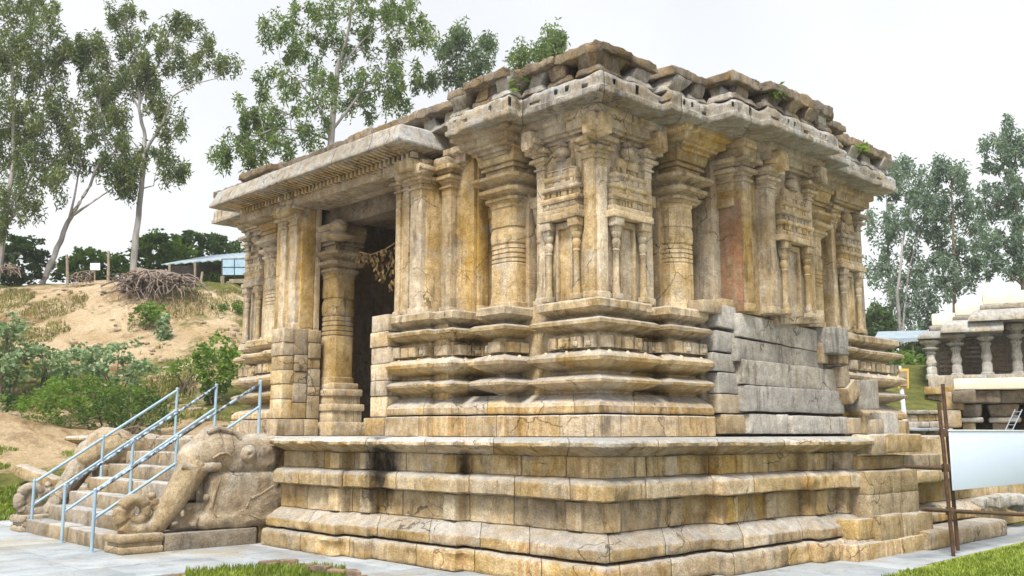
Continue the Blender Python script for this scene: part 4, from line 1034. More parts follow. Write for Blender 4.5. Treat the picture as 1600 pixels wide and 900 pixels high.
def tree(name, label, cat, trunk, D, clumps, lm, bm, r0=.16, seed=1, group=None, dens=1., L=(.16, .30), W=.036, forks=(), spread=.8, sub=.42):
    """trunk: picture track of the stem; clumps: (px, py, rx, ry) leaf masses; all at distance D"""
    rn = random.Random(seed); px2m = D/FPX
    base = at(*trunk[0], D); gz = ground_h(base.x, base.y); base.z = min(base.z, gz-.05) if base.z < gz+2 else base.z
    root = empty(name, (base.x, base.y, gz if abs(base.z-gz) < 2 else base.z)); tag(root, label, cat, group)
    tp = [base]+[at(x, y, D+rn.uniform(-.3, .3)) for x, y in trunk[1:]]
    P = []
    for a, b in zip(tp, tp[1:]):
        for k in range(4): P.append(a.lerp(b, k/4)+Vector((rn.uniform(-1, 1), rn.uniform(-1, 1), 0))*r0*.22)
    P.append(tp[-1]); n = len(P); R = [r0*(1-.80*i/(n-1)) for i in range(n)]; R[0] *= 1.35
    mb = MB(); tube(mb, P, R, 9, .015)
    nodes_ = [(p, r) for p, r in zip(P[n//4:], R[n//4:])]
    for f in forks:
        fp = [at(x, y, D+rn.uniform(-.5, .5)) for x, y in f[:-1]]; st = min(P, key=lambda q: (q-fp[0]).length); fp[0] = st
        Q = []
        for a, b in zip(fp, fp[1:]):
            for k in range(4): Q.append(a.lerp(b, k/4))
        Q.append(fp[-1]); rr = [f[-1]*(1-.75*i/(len(Q)-1)) for i in range(len(Q))]; tube(mb, Q, rr, 7, .01); nodes_ += list(zip(Q[2:], rr[2:]))
    vs = []; fs = []
    for (cx, cy, rx, ry) in clumps:
        dd = rn.uniform(-1, 1)*spread*max(rx, ry)*px2m
        c = at(cx, cy, D+dd); rxm, rym = rx*px2m, ry*px2m
        # limb from the stem below the clump
        st, sr = min(nodes_, key=lambda q: (q[0]-c).length + (3 if q[0].z > c.z else 0)*.6)
        mid = st.lerp(c, .5)+Vector((0, 0, .15*(c-st).length)); r1 = min(sr*.6, .02+.018*(c-st).length)
        Lb = bezier(st, mid, c, 6); tube(mb, Lb, [r1*(1-.8*i/6) for i in range(7)], 6)
        vol = rxm*rym; k = max(8, int(vol*12.5*dens))
        for _ in range(k):
            while True:
                o = Vector((rn.uniform(-1, 1), rn.uniform(-1, 1), rn.uniform(-1, 1)))
                if o.length < 1: break
            o = o.normalized()*o.length**.75*1.12
            s = c+RT*o.x*rxm+FWD*o.y*rxm*.9+Vector((0, 0, o.z*rym))
            if rn.random() < .6: tube(mb, bezier(Lb[4], Lb[4].lerp(s, .5)+Vector((0, 0, .1)), s, 3), [.022, .017, .012, .006], 4)
            leaf_cluster(vs, fs, s, rn.uniform(.45, 1.25)*sub*(D/46)**.5, int(rn.uniform(50, 105)), rn, L, W, 1.2, (.8, 1.5))
    mb.build('trunk', bm, root)
    cm = MB(); cm.add(vs, fs); cm.build('crown', lm, root, True, None)
    return root
G1 = 'eucalyptus trees along the hill crest'
tree('eucalyptus_tree', 'broad dense eucalyptus cut by the left edge of the picture', 'tree', [(-8, 440), (2, 380), (10, 320), (22, 250), (20, 150), (15, 60)], 44,
     [(20, 30, 55, 40), (70, 60, 40, 40), (30, 100, 60, 42), (80, 130, 34, 38), (20, 170, 55, 45), (70, 200, 38, 40), (10, 240, 46, 40), (60, 255, 40, 36), (75, 290, 30, 26), (20, 310, 40, 36), (-20, 200, 40, 80), (60, 325, 32, 20), (-10, 350, 26, 30), (50, 10, 40, 30), (100, 85, 18, 22), (-30, 90, 40, 60)], M['euc1'], M['bark'], .2, 3, G1, 1.25,
     forks=[[(5, 360), (30, 320), (50, 270), (60, 220), .08], [(22, 240), (50, 180), (70, 120), .07]])
tree('eucalyptus_tree', 'slim pale eucalyptus leaning right with forked trunk', 'tree', [(66, 440), (85, 400), (105, 350), (118, 325), (140, 290), (155, 255), (165, 232)], 45,
     [(125, 200, 30, 28), (150, 170, 32, 28), (170, 215, 30, 26), (105, 225, 22, 26), (185, 240, 22, 24), (150, 130, 26, 20), (122, 250, 16, 20), (165, 262, 16, 18), (190, 285, 18, 20), (100, 180, 22, 20), (205, 260, 16, 16)], M['euc1'], M['bark'], .15, 5, G1, .85,
     forks=[[(112, 340), (116, 310), (122, 275), (128, 255), .07], [(113, 338), (135, 322), (160, 305), (180, 292), .075]])
tree('eucalyptus_tree', 'tall slender eucalyptus with straight trunk and branch reaching right', 'tree', [(208, 422), (213, 370), (220, 310), (225, 250), (226, 215), (218, 170), (216, 130), (212, 90)], 46,
     [(200, 40, 38, 30), (160, 70, 32, 24), (230, 70, 36, 28), (185, 100, 34, 24), (245, 105, 26, 22), (150, 100, 22, 18), (275, 80, 24, 20), (310, 60, 26, 24), (330, 95, 28, 16), (355, 100, 22, 12), (300, 110, 22, 14), (235, 145, 28, 20), (190, 140, 30, 22), (262, 180, 26, 24), (270, 205, 18, 14), (200, 245, 26, 26), (195, 275, 20, 22), (245, 240, 22, 18), (260, 260, 16, 16), (285, 268, 12, 12), (170, 190, 22, 18), (205, 290, 14, 14), (132, 85, 14, 14), (125, 88, 8, 9), (285, 35, 12, 12), (190, 22, 26, 16), (215, 100, 30, 24), (175, 125, 30, 22), (210, 125, 26, 20), (140, 70, 22, 20), (255, 55, 24, 22), (160, 150, 24, 20), (180, 170, 24, 20), (245, 170, 22, 20)], M['euc1'], M['bark'], .17, 8, G1, .9,
     forks=[[(225, 240), (255, 190), (270, 150), (300, 132), (340, 122), .08], [(226, 240), (205, 218), (190, 205), .05], [(218, 165), (190, 120), (165, 85), .06], [(218, 165), (240, 110), (260, 85), .06], [(228, 300), (240, 290), (243, 270), .04]])
tree('eucalyptus_tree', 'large spreading eucalyptus rising behind the temple porch', 'tree', [(512, 330), (518, 220), (522, 160), (527, 110), (545, 50), (550, 0)], 40,
     [(545, 20, 60, 34), (610, 40, 40, 34), (650, 50, 26, 30), (480, 30, 36, 34), (430, 50, 22, 24), (455, 70, 26, 22), (500, 75, 40, 30), (570, 80, 46, 32), (630, 90, 36, 28), (480, 120, 44, 32), (540, 130, 42, 30), (600, 130, 36, 26), (430, 130, 34, 30), (400, 165, 34, 28), (450, 170, 40, 26), (500, 175, 30, 22), (570, 170, 36, 22), (390, 205, 28, 22), (430, 205, 26, 18), (365, 235, 28, 20), (345, 245, 14, 16), (400, 245, 18, 14), (560, 0, 50, 26), (640, 20, 30, 24), (620, 155, 18, 16), (440, 230, 26, 14), (480, 210, 20, 14)], M['euc3'], M['bark'], .18, 12, None, .95,
     forks=[[(518, 225), (500, 170), (470, 130), (440, 110), .07], [(520, 200), (560, 150), (600, 100), .07], [(518, 230), (480, 205), (430, 200), (395, 215), .06], [(530, 110), (570, 60), (610, 30), .06]])
tree('eucalyptus_tree', 'leafy treetop showing above the middle of the roof', 'tree', [(735, 260), (730, 160), (728, 100)], 42,
     [(725, 75, 28, 22), (745, 95, 26, 18), (700, 90, 22, 20), (760, 75, 18, 16), (700, 115, 24, 14), (740, 118, 30, 14), (662, 130, 18, 12), (720, 55, 18, 12)], M['euc2'], M['bark'], .1, 15, None, .9)
tree('eucalyptus_tree', 'small treetop just left of the roof corner', 'tree', [(845, 220), (850, 120), (855, 80)], 42,
     [(862, 62, 20, 18), (835, 82, 24, 14), (850, 90, 26, 12), (808, 92, 16, 10), (875, 70, 12, 14)], M['euc3'], M['bark'], .09, 16, None, 1.)
G2 = 'tall hazy trees behind the right-hand shrine'
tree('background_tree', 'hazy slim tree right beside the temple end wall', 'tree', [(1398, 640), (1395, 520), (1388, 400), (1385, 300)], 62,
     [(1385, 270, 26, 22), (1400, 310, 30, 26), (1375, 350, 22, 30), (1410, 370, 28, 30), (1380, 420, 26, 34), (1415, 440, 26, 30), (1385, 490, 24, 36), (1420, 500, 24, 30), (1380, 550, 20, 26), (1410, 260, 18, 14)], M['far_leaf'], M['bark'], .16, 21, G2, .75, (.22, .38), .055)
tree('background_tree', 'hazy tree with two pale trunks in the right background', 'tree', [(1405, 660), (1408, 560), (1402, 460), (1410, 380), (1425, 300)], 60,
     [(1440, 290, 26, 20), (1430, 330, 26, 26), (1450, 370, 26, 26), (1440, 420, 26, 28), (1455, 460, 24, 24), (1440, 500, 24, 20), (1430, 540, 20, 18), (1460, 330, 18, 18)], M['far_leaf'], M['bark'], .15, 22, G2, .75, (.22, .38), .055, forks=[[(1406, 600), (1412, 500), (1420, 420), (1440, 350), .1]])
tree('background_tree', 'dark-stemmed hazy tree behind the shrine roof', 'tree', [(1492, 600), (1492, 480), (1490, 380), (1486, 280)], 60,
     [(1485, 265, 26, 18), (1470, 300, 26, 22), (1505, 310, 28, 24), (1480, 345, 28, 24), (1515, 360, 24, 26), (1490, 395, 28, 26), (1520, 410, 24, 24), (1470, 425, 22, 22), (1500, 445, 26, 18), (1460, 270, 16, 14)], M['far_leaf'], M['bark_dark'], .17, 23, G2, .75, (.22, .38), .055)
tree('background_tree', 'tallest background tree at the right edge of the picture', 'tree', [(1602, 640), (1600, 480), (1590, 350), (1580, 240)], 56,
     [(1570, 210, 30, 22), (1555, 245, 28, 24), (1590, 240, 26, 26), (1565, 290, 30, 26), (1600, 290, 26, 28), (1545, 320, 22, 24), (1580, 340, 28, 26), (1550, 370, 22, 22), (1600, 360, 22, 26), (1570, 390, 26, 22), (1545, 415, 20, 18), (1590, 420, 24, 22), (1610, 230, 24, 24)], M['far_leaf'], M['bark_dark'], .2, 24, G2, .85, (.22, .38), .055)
# low trees on the crest and beyond the right slope
def bush(name, label, cx, cy, rx, ry, D, lm, seed, n=None, L=(.09, .17), W=.05, group=None, cat='bush', droop=.2, stems=7, dens=1.):
    rn = random.Random(seed); k = D/FPX; c = at(cx, cy, D); rxm, rym = rx*k, ry*k
    g = ground_h(c.x, c.y); root = empty(name, (c.x, c.y, g)); tag(root, label, cat, group)
    zb = min(g, c.z-rym*.7)
    vs = []; fs = []; mb = MB(); tips = []
    for _ in range(int((n or rxm*rym*130*dens)+12)):
        while True:
            o = Vector((rn.uniform(-1, 1), rn.uniform(-1, 1), rn.uniform(-1, 1)))
            if o.length < 1: break
        o = o.normalized()*o.length**.5*(1+.55*noise.noise(o*2.3+Vector((seed*3.1, 0, 0)))); o.z = o.z if o.z > 0 else o.z*1.25
        s = c+RT*o.x*rxm+FWD*o.y*rxm*.7+Vector((0, 0, o.z*rym)); tips.append(s)
        leaf_cluster(vs, fs, s, .16*max(1, rym), int(rn.uniform(14, 26)), rn, L, W, droop)
    for i in range(stems):
        s = rn.choice(tips); b = Vector((c.x+rn.uniform(-.3, .3)*rxm, c.y+rn.uniform(-.3, .3)*rxm, zb))
        tube(mb, bezier(b, b.lerp(s, .5)+Vector((0, 0, .2)), s, 4), [.03, .025, .02, .015, .008], 5)
    mb.build('stems', M['bark_dark'], root); cm = MB(); cm.add(vs, fs); cm.build('foliage', lm, root, True, None); return root
G3 = 'bushes along the hill crest'
bush('low_tree', 'dark leafy bush at the far left of the hill crest', 28, 405, 42, 34, 47, M['bush_dark'], 1, None, (.15, .26), .07, G3)
bush('low_tree', 'round olive bush on the crest between the leaning trunks', 150, 418, 60, 26, 49, M['bush'], 2, None, (.15, .26), .07, G3)
bush('low_tree', 'bright bush right of the straight eucalyptus trunk', 250, 396, 44, 34, 51, M['bush'], 3, None, (.15, .26), .07, G3)
bush('low_tree', 'broad dark bush behind the tin shed', 318, 396, 62, 30, 54, M['bush_dark'], 4, None, (.15, .26), .07, G3)
bush('low_tree', 'bushes under the tin shed roof', 345, 440, 34, 16, 47, M['bush'], 5, None, (.13, .22), .06, G3)
bush('low_tree', 'green bush below the pale tree trunks on the right slope', 1410, 575, 40, 26, 48, M['bush'], 6, None, (.15, .26), .08)
bush('low_tree', 'dark shrub mass at the foot of the right-hand trees', 1480, 560, 60, 40, 58, M['bush_dark'], 7, None, (.2, .3), .09, None, dens=.7)
bush('low_tree', 'dark undergrowth behind the end wall of the temple', 1370, 540, 28, 60, 60, M['bush_dark'], 17, None, (.2, .3), .09, None, dens=.7)
G4 = 'shrubs on the sandy slope'
bush('shrub', 'grey-green milkweed shrub at the left edge of the slope', 12, 545, 34, 52, 29, M['calo'], 8, None, (.10, .18), .055, G4, 'shrub', dens=.55)
bush('shrub', 'low pale milkweed in front of the sandy slope', 78, 572, 54, 30, 30, M['calo'], 9, None, (.10, .18), .055, G4, 'shrub', dens=.55)
bush('shrub', 'pale milkweed growing above the large green bush', 175, 572, 70, 34, 29, M['calo'], 10, None, (.10, .18), .05, G4, 'shrub', dens=.6)
bush('shrub', 'large dense green bush beside the stairs', 140, 634, 100, 40, 26.5, M['bush'], 11, None, (.06, .12), .03, G4, 'shrub', dens=1.5)
bush('shrub', 'white-dotted spreading bush in front of the large green one', 195, 645, 70, 30, 25.5, M['bush_dark'], 12, None, (.06, .11), .03, G4, 'shrub')
bush('shrub', 'dark low bush on the left behind the sand ridge', 45, 635, 50, 20, 28.5, M['bush_dark'], 13, None, (.07, .13), .035, G4, 'shrub')
bush('shrub', 'upright leafy shrub close to the temple corner', 336, 570, 38, 42, 30, M['bush'], 14, None, (.09, .16), .05, G4, 'shrub', dens=.8)
bush('shrub', 'small green shrub below the uprooted stump', 232, 490, 26, 14, 38, M['bush'], 15, None, (.09, .16), .05, G4, 'shrub', dens=.8)
bush('shrub', 'thin sprig of leaves hanging below the uprooted stump', 258, 512, 12, 18, 37, M['calo'], 16, None, (.09, .16), .05, G4, 'shrub', dens=.8)
bush('shrub', 'yellow-green weeds in the middle of the slope', 290, 575, 30, 14, 31, M['bush'], 18, None, (.07, .12), .03, G4, 'shrub', dens=.6)
bush('shrub', 'patch of weeds under the shed', 360, 485, 26, 12, 40, M['bush'], 19, None, (.08, .14), .04, G4, 'shrub', dens=.6)
# dry grass on the slope, lawn grass by the stairs
rn = random.Random(31); pts = []
for k in range(60000):
    D = rn.uniform(27, 45); t = rn.uniform(-.62, -.26); q = FWD*D+RT*D*t
    v = noise.noise(Vector((q.x*.35, q.y*.35, 7)))+.35*noise.noise(Vector((q.x*1.4, q.y*1.4, 2)))
    if v < .27: continue
    pts.append(Vector((q.x, q.y, ground_h(q.x, q.y)-.02)))
blades('slope_grass', 'tufts of dry grass scattered over the sandy slope', pts, M['drygrass'], (.07, .22), .016, 6, 'grass', .9)
pts = []
for k in range(40000):
    D = rn.uniform(18, 23.5); t = rn.uniform(-.6, -.38); q = FWD*D+RT*D*t
    v = noise.noise(Vector((q.x*.45, q.y*.45, 17)))+.3*noise.noise(Vector((q.x*1.6, q.y*1.6, 2)))
    if v < -.2 or (-22 < q.x < -17 and q.y > 7.4): continue
    if q.x > -19.6 and q.y < 7.45: continue
    pts.append(Vector((q.x, q.y, ground_h(q.x, q.y)-.015)))
blades('verge_grass', 'patchy green grass behind the far handrail', pts, M['grassblade'], (.04, .11), .012, 9, 'grass', .7)
rn = random.Random(77); mb = MB()
for k in range(420):
    D = rn.uniform(26, 44); t = rn.uniform(-.6, -.27); q = FWD*D+RT*D*t; r = rn.uniform(.03, .13)*rn.random()**.5+.02
    c = Vector((q.x, q.y, ground_h(q.x, q.y)+r*.1)); rbox(mb, (c.x-r*rn.uniform(.7, 1.5), c.y-r, c.z-r*.6), (c.x+r, c.y+r*rn.uniform(.7, 1.4), c.z+r*rn.uniform(.4, .8)), r*.3, None, r*.25, 9.)
o = mb.build('slope_rubble', M['tan']); tag(o, 'small stones and clods strewn over the sandy slope', 'rubble', None, 'stuff')
# plants on the roof
for k, (X, Y, Z, lb) in enumerate([(-7.6, 12.9, 6.86, 'small yellow-green plant rooted under the roof coping'), (-7.75, 14.6, 6.95, 'tiny sprig on the roof edge right of the larger plant'), (-8.0, 16.6, 6.85, 'green tuft growing near the far end of the roof'), (-9.9, 9.5, 6.75, 'little green sprout in the roof joint left of the corner')]):
    root = empty('roof_plant', (X, Y, Z)); tag(root, lb, 'plant', 'plants rooted in the roof'); vs = []; fs = []
    leaf_cluster(vs, fs, Vector((X+.1, Y, Z)), .13 if k != 1 else .08, 26 if k != 3 else 10, random.Random(k), (.08, .16), .03, .2)
    mb = MB(); mb.add(vs, fs); mb.build('leaves', M['bush'], root, True, None)
    mb = MB(); tube(mb, [(X-.1, Y, Z-.1), (X, Y, Z), (X+.1, Y, Z+.04)], .012, 5); mb.build('stem', M['bark_dark'], root)

# ================================================================== ON THE HILL
stump = empty('uprooted_stump', at(238, 440, 41)); tag(stump, 'tangled grey roots of an uprooted stump on the hill crest', 'stump')
rn = random.Random(4)
for k in range(150):
    u = rn.uniform(-1, 1); a = at(238+u*52, 428+10*u*u+rn.uniform(-6, 16), 41+rn.uniform(-1.2, .5)); e = at(238+u*60+rn.uniform(-38, 38), 428+rn.uniform(4, 54)*(1-.35*u*u), 39.6+rn.uniform(-.9, .9))
    m = a.lerp(e, .5)+Vector((rn.uniform(-.7, .7), rn.uniform(-.7, .7), rn.uniform(-.2, .55)))
    mb = MB(); r = rn.uniform(.018, .05); tube(mb, bezier(a, m, e, 6), [r, r, r*.9, r*.8, r*.65, r*.5, r*.3], 5, .03); mb.build('root', M['root'], stump)
mb = MB(); c = at(236, 440, 41.6); sph(mb, c, (1.4, 1.2, .5)); mb.v = [disp(v, .32) for v in mb.v]; mb.build('stump_body', M['root'], stump)
for k, (cx, cy, s, lb) in enumerate([(128, 432, 20, 'small heap of dry roots on the crest left of the stump'), (12, 420, 22, 'brown brush pile at the left end of the crest')]):
    r_ = empty('brush_pile', at(cx, cy+8, 43)); tag(r_, lb, 'brush pile')
    for q_ in range(26):
        a = at(cx+rn.uniform(-s, s), cy+rn.uniform(-s, s)*.5, 43); e = at(cx+rn.uniform(-s, s), cy+rn.uniform(-.2, .7)*s, 42.5+rn.uniform(-.5, .3)); mb = MB(); tube(mb, bezier(a, a.lerp(e, .5)+Vector((0, 0, .2)), e, 4), [.04, .035, .03, .02, .012], 5); mb.build('branch', M['root'], r_)
# tin-roofed shed
shed = empty('tin_shed', at(345, 450, 45)); tag(shed, 'low open shed with pale tin roof behind the temple corner', 'shed')
A, B = at(252, 413, 46), at(420, 399, 45); C2, D2 = at(425, 391, 50), at(330, 399, 51)
mb = MB(); nn = 36; vs = []
for i in range(nn+1):
    t = i/nn; zz = .03*math.sin(i*math.pi/1.5)
    for (p, q_) in ((A, B), (D2, C2)): vs.append(p.lerp(q_, t)+Vector((0, 0, zz)))
mb.add(vs+[v-Vector((0, 0, .05)) for v in vs], [(2*i, 2*i+1, 2*i+3, 2*i+2) for i in range(nn)]+[(2*(nn+1)+2*i, 2*(nn+1)+2*i+2, 2*(nn+1)+2*i+3, 2*(nn+1)+2*i+1) for i in range(nn)]+[(2*i, 2*i+2, 2*(nn+1)+2*i+2, 2*(nn+1)+2*i) for i in range(nn)])
mb.build('roof', M['tin'], shed, False)
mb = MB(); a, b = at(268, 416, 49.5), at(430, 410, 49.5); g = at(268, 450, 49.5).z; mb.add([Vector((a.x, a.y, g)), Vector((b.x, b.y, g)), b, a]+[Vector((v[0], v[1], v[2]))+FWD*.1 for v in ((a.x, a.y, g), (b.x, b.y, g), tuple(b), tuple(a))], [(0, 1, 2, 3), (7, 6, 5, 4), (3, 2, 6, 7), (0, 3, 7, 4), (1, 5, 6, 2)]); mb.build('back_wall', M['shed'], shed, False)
for (px, y0, y1) in [(265, 412, 440), (305, 409, 452), (349, 405, 462), (385, 402, 462)]:
    mb = MB(); p0, p1 = at(px, y1, 45.6), at(px, y0, 45.6); tube(mb, [p0-Vector((0, 0, .3)), p1], .06, 7, .01); mb.build('post', M['wood'], shed)
pan = empty('blue_panel', at(366, 430, 44.8)); tag(pan, 'small pale blue framed panel hung under the shed roof', 'panel')
def panel4(name, x0, y0, x1, y1, D, mat, parent, th=.05):
    a, b, c, d = at(x0, y1, D), at(x1, y1, D), at(x1, y0, D), at(x0, y0, D); mb = MB(); o = FWD*th
    mb.add([a, b, c, d, a+o, b+o, c+o, d+o], [(0, 1, 2, 3), (7, 6, 5, 4), (0, 4, 5, 1), (1, 5, 6, 2), (2, 6, 7, 3), (3, 7, 4, 0)]); return mb.build(name, mat, parent, False)
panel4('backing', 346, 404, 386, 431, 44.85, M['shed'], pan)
for (x0, x1) in ((348, 365.5), (367, 384)):
    for (y0, y1) in ((405.5, 417), (418.5, 429.5)): panel4('sheet', x0, y0, x1, y1, 44.78, M['blue'], pan)
panel4('board', 358, 436, 384, 442, 44.8, M['wood'], shed); panel4('tank', 362, 448, 382, 460, 44.9, M['blue'], shed)
for k, (x0, y0, x1, y1, lb) in enumerate([(106, 440, 105, 398, 'thin wooden post on the crest left of the straight eucalyptus'), (169, 438, 170, 392, 'grey wooden post between leaning and straight eucalyptus'), (311, 456, 316, 425, 'short slanting post in front of the shed'), (350, 462, 346, 432, 'pale post below the blue panel')]):
    mb = MB(); tube(mb, [at(x0, y0+8, 43), at(x1, y1, 43)], [.07, .055], 7, .02); o = mb.build('wooden_post', M['wood']); tag(o, lb, 'post', 'posts on the hill crest')
pn = empty('small_sign', at(148, 430, 44)); tag(pn, 'small white board on a stick on the crest', 'sign'); panel4('board', 141, 411, 156, 422, 44, M['white'], pn); mb = MB(); tube(mb, [at(148, 440, 44.1), at(148, 420, 44.1)], .04, 6); mb.build('stick', M['wood'], pn)
# long kerb stones by the sand left of the stairs
for k, (x0, y0, x1, y1, lb) in enumerate([(34, 718, 92, 740, 'long low kerb stone lying in the grass left of the stairs'), (92, 738, 128, 752, 'shorter kerb stone touching the long one')]):
    a, b = at(x0, y0, 21.3), at(x1, y1, 20.2 if k == 0 else 19.6); u = (b-a); L = u.length; u.normalize(); v = Vector((-u.y, u.x, 0)).normalized(); g = min(ground_h(a.x, a.y), ground_h(b.x, b.y))
    mb = MB(); rbox(mb, (0, -.15, -.25), (L, .15, .0), .03, lambda p, a=a, u=u, v=v: a+u*p.x+v*p.y+Vector((0, 0, p.z-.1)), .015, .12); o = mb.build('kerb_stone', M['tan']); tag(o, lb, 'stone', 'kerb stones left of the stairs')

# ================================================================== RIGHT BACKGROUND
shr = empty('pillared_shrine', at(1540, 640, 40)); tag(shr, 'small pillared stone shrine with stepped cream roof at the right', 'shrine')
DS = 38.; k_ = DS/FPX
SF = Vector((ray(1520, 676).x, ray(1520, 676).y, 0)).normalized(); SR = Vector((SF.y, -SF.x, 0))
def sh_box(name, x0, x1, y0, y1, d0, d1, mat, r=.03, amp=.01, taper=None):
    a = at(x0, y1, DS); b = at(x1, y0, DS); o = at(x0, y1, DS); w = (x1-x0)*k_; h = b.z-a.z
    T = lambda p: Vector((o.x, o.y, 0))+SR*p.x+SF*p.y+Vector((0, 0, p.z))
    mb = MB(); rbox(mb, (0, d0, a.z), (w, d1, b.z), r, T, amp, .3, taper); return mb.build(name, mat, shr)
def roof_wing(x0, x1, ytop, yeave, d0, d1, over=.35):
    """flat plastered roof slab above a down-curving stone eave"""
    sh_box('roof_slab', x0+8, x1, ytop, ytop+20, d0+.25, d1, M['plaster'], .06, .01)
    sh_box('roof_course', x0+4, x1, ytop+20.5, ytop+29, d0+.1, d1, M['eave'], .05, .02)
    a = at(x0, yeave, DS); L = (x1-x0)*k_; z1 = at(x0, ytop+29, DS).z; z0 = a.z; o = at(x0, yeave, DS)
    P = lambda u, d, z: Vector((o.x, o.y, 0))+SR*u+SF*d+Vector((0, 0, z))
    vs = []; pr = [(0, 0), (.1, .22), (.35, .6), (.7, .9), (1., 1.)]
    ring = []
    mb = MB(); n = len(pr)
    for (f, zf) in pr:
        vs += [P(-over*(1-f), d0-over*(1-f), z0+(z1-z0)*zf), P(L, d0-over*(1-f), z0+(z1-z0)*zf), P(-over*(1-f), d1, z0+(z1-z0)*zf)]
    fs = []
    for i in range(n-1): fs += [(3*i, 3*i+1, 3*i+4, 3*i+3), (3*i+2, 3*i, 3*i+3, 3*i+5)]
    b = len(vs); vs += [P(-over, d0-over, z0-.06), P(L, d0-over, z0-.06), P(-over, d1, z0-.06), P(L, d1, z0-.06)]
    fs += [(b, b+1, 1, 0), (b+2, b, 0, 2), (b+2, b+3, b+1, b)]
    mb.add([disp(v, .02) for v in vs], fs); mb.build('eave', M['eave'], shr)
roof_wing(1446, 1500, 484, 524, 1.2, 8.); roof_wing(1484, 1560, 470, 516, .6, 8.); roof_wing(1528, 1680, 455, 500, 0., 8.)
sh_box('floor', 1450, 1680, 586, 604, .5, 8., M['eave']); sh_box('base', 1444, 1680, 604, 616, .3, 8., M['base']); sh_box('base', 1450, 1680, 616, 634, .6, 8., M['plinth'])
sh_box('base', 1440, 1680, 634, 650, .35, 8., M['base']); sh_box('back_wall', 1452, 1680, 508, 588, 3.2, 3.6, M['inside'])
for (px, dd, yt) in [(1455, 1.3, 532), (1496, .9, 524), (1544, .45, 514), (1592, .3, 510), (1640, .3, 510)]:
    c = at(px, 588, DS); z0 = at(px, 590, DS).z; z1 = at(px, yt-4, DS).z; H = z1-z0
    T = lambda p, c=c, dd=dd: Vector((c.x, c.y, 0))+SR*p.x+SF*(p.y+dd)+Vector((0, 0, p.z))
    mb = MB(); r = .17
    lathe(mb, [(r*1.5, z0), (r*1.5, z0+H*.10), (r*1.15, z0+H*.12), (r*1.15, z0+H*.28), (r*.9, z0+H*.32), (r*1.25, z0+H*.42), (r*.95, z0+H*.52), (r*.9, z0+H*.62), (r*1.3, z0+H*.68), (r*.85, z0+H*.72), (r*1.9, z0+H*.78), (r*1.9, z0+H*.81), (r*1.2, z0+H*.82), (r*1.3, z0+H*.88), (r*2.3, z0+H*.94), (r*2.3, z1)], 16, None, T, .008)
    mb.build('pillar', M['grey'], shr)
for (x0, x1, dd) in [(1466, 1488, 2.4), (1508, 1532, 2.2), (1556, 1582, 2.0)]:
    for q_ in range(9):
        y = 520+q_*7.5; sh_box('lattice_bar', x0, x1, y, y+3.2, dd, dd+.1, M['roof'], .01, .004)
# low walls and a second, half-sunk structure in front of the shrine
lw = empty('low_wall', at(1420, 668, 27)); tag(lw, 'low moulded stone wall behind the temple end', 'wall')
def wall_course(x0, x1, y0, y1, D, mat, dep=.8, n=4):
    for i in range(n):
        xa, xb = x0+(x1-x0)*i/n, x0+(x1-x0)*(i+1)/n
        a = at(xa, y1, D); b = at(xb, y0, D); T = lambda p, a=a: Vector((a.x, a.y, 0))+RT*p.x+FWD*p.y+Vector((0, 0, p.z)); mb = MB()
        rbox(mb, (.01, 0, a.z), ((xb-xa)*D/FPX-.01, dep, b.z), .03, T, .015, .2); mb.build('wall_stone', mat, lw)
wall_course(1375, 1490, 641, 647, 27, M['eave'], 1.0, 3); wall_course(1380, 1490, 647.5, 658, 27.1, M['base'], .9, 4); wall_course(1378, 1490, 658.5, 668, 26.9, M['eave'], 1.1, 3); wall_course(1372, 1490, 668.5, 674, 26.5, M['pave'], 1.5, 3); wall_course(1372, 1490, 674.5, 720, 26.8, M['base'], 1.2, 3)
md = empty('sunken_hall', at(1545, 676, 21)); tag(md, 'low stone hall with bulky capitals and cream coping in front of the shrine', 'hall')
D3 = 21.
def md_box(name, x0, x1, y0, y1, d0, d1, mat, amp=.02, r=.04, taper=None):
    a = at(x0, y1, D3); b = at(x1, y0, D3); T = lambda p: Vector((a.x, a.y, 0))+SR*p.x+SF*p.y+Vector((0, 0, p.z)); mb = MB()
    rbox(mb, (0, d0, a.z), ((x1-x0)*D3/FPX, d1, b.z), r, T, amp, .15, taper); return mb.build(name, mat, md)
md_box('coping', 1491, 1660, 592, 609, .0, 2.5, M['plaster'], .006, .02)
for (a, b) in ((1488, 1522), (1523, 1560), (1561, 1610), (1611, 1660)): md_box('beam_stone', a, b, 610, 630, -.05, 2.3, M['roof'])
for (a, b) in ((1505, 1530), (1548, 1585), (1612, 1650)): md_box('bracket', a, b, 631, 652, .2, 1., M['roof'], .02, .05, 1.25); 
for (a, b) in ((1500, 1533), (1545, 1590), (1608, 1652)): md_box('capital', a, b, 652.5, 660, .15, 1.1, M['eave'], .015, .05)
for (a, b) in ((1508, 1526), (1555, 1578), (1618, 1642)): md_box('pillar', a, b, 660.5, 720, .35, .9, M['ochre'] if 'ochre' in M else M['base'], .01, .03)
md_box('back_wall', 1490, 1660, 631, 720, 1.6, 2.2, M['roof'])
md_box('side_stone', 1472, 1503, 612, 640, .3, 2.0, M['base']); md_box('side_stone', 1470, 1500, 641, 668, .2, 2.0, M['base'])
ld = empty('ladder', at(1580, 674, 20.4)); tag(ld, 'pale metal ladder leaning by the low hall', 'ladder')
for dx in (0, 11):
    mb = MB(); tube(mb, [at(1570+dx, 674, 20.3), at(1586+dx, 640, 20.6)], .010, 6); mb.build('ladder_rail', M['tin'], ld)
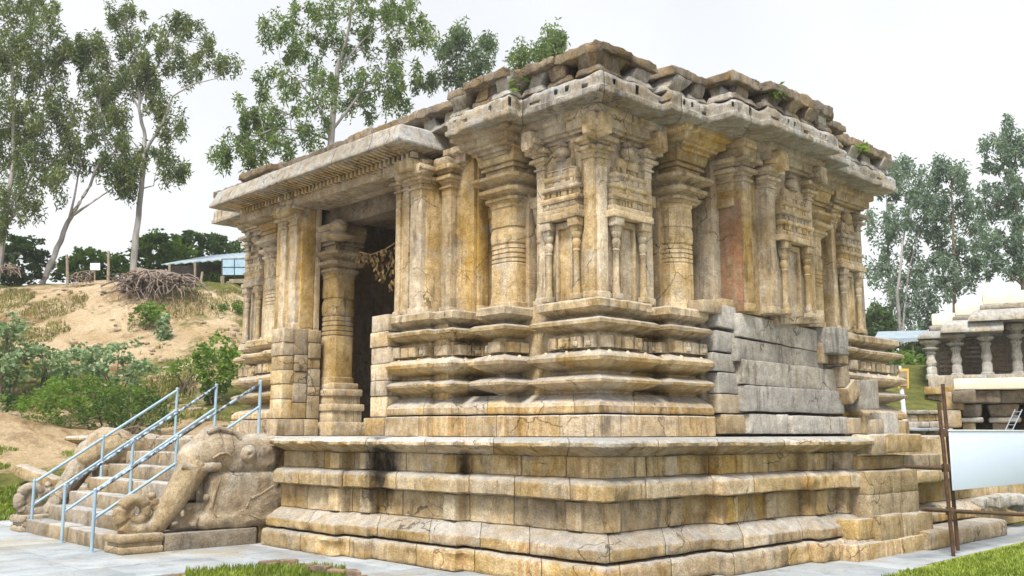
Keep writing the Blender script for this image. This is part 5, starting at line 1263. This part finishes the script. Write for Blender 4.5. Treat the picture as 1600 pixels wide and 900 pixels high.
for q_ in range(5):
    t = (q_+.5)/5; mb = MB(); tube(mb, [at(1570+16*t, 674-34*t, 20.3+.3*t), at(1581+16*t, 674-34*t, 20.3+.3*t)], .007, 6); mb.build('rung', M['tin'], ld)
wp = empty('white_post', at(1414, 672, 24)); tag(wp, 'leaning white post carrying a small yellow sign', 'sign post')
mb = MB(); tube(mb, [at(1416, 676, 24), at(1405, 572, 24)], [.06, .05], 8, .004); mb.build('post', M['white'], wp)
panel4('sign_frame', 1404, 576, 1420, 607, 23.95, M['yellow'], wp, .04); panel4('sign_face', 1406.5, 580, 1417.5, 590, 23.9, M['wood'], wp, .04); panel4('sign_face', 1406.5, 593, 1417.5, 603, 23.9, M['wood'], wp, .04)
far = empty('far_shed', at(1405, 560, 52)); tag(far, 'low far shed with pale tin roof between the trees', 'shed')
a, b = at(1365, 530, 52), at(1450, 527, 52); c, d = at(1450, 516, 56), at(1372, 518, 56); mb = MB(); mb.add([a, b, c, d]+[v-Vector((0, 0, .2)) for v in (a, b, c, d)], [(0, 1, 2, 3), (7, 6, 5, 4), (0, 4, 5, 1), (1, 5, 6, 2), (3, 2, 6, 7), (0, 3, 7, 4)]); mb.build('roof', M['tin'], far, False)
for px in (1370, 1395, 1425, 1448): mb = MB(); p = at(px, 530, 52.5); tube(mb, [Vector((p.x, p.y, ground_h(p.x, p.y)-.2)), p], .07, 6); mb.build('post', M['wood'], far)

# ================================================================== AIR
mb = MB(); rbox(mb, (-770, -220, -1.2), (190, 780, 27), .01, None, 0., 1e6)
hz = mb.build('haze', bpy.data.materials.new('thin_haze'), None, False); tag(hz, 'thin pale haze in the air', None, None, 'stuff')
hm = hz.data.materials[0]; hm.use_nodes = True; t = hm.node_tree; t.nodes.clear()
ho = t.nodes.new("ShaderNodeOutputMaterial"); hv = t.nodes.new("ShaderNodeVolumePrincipled"); t.links.new(hv.outputs[0], ho.inputs['Volume'])
hv.inputs['Density'].default_value = .0006; hv.inputs['Color'].default_value = (.93, .96, 1., 1)
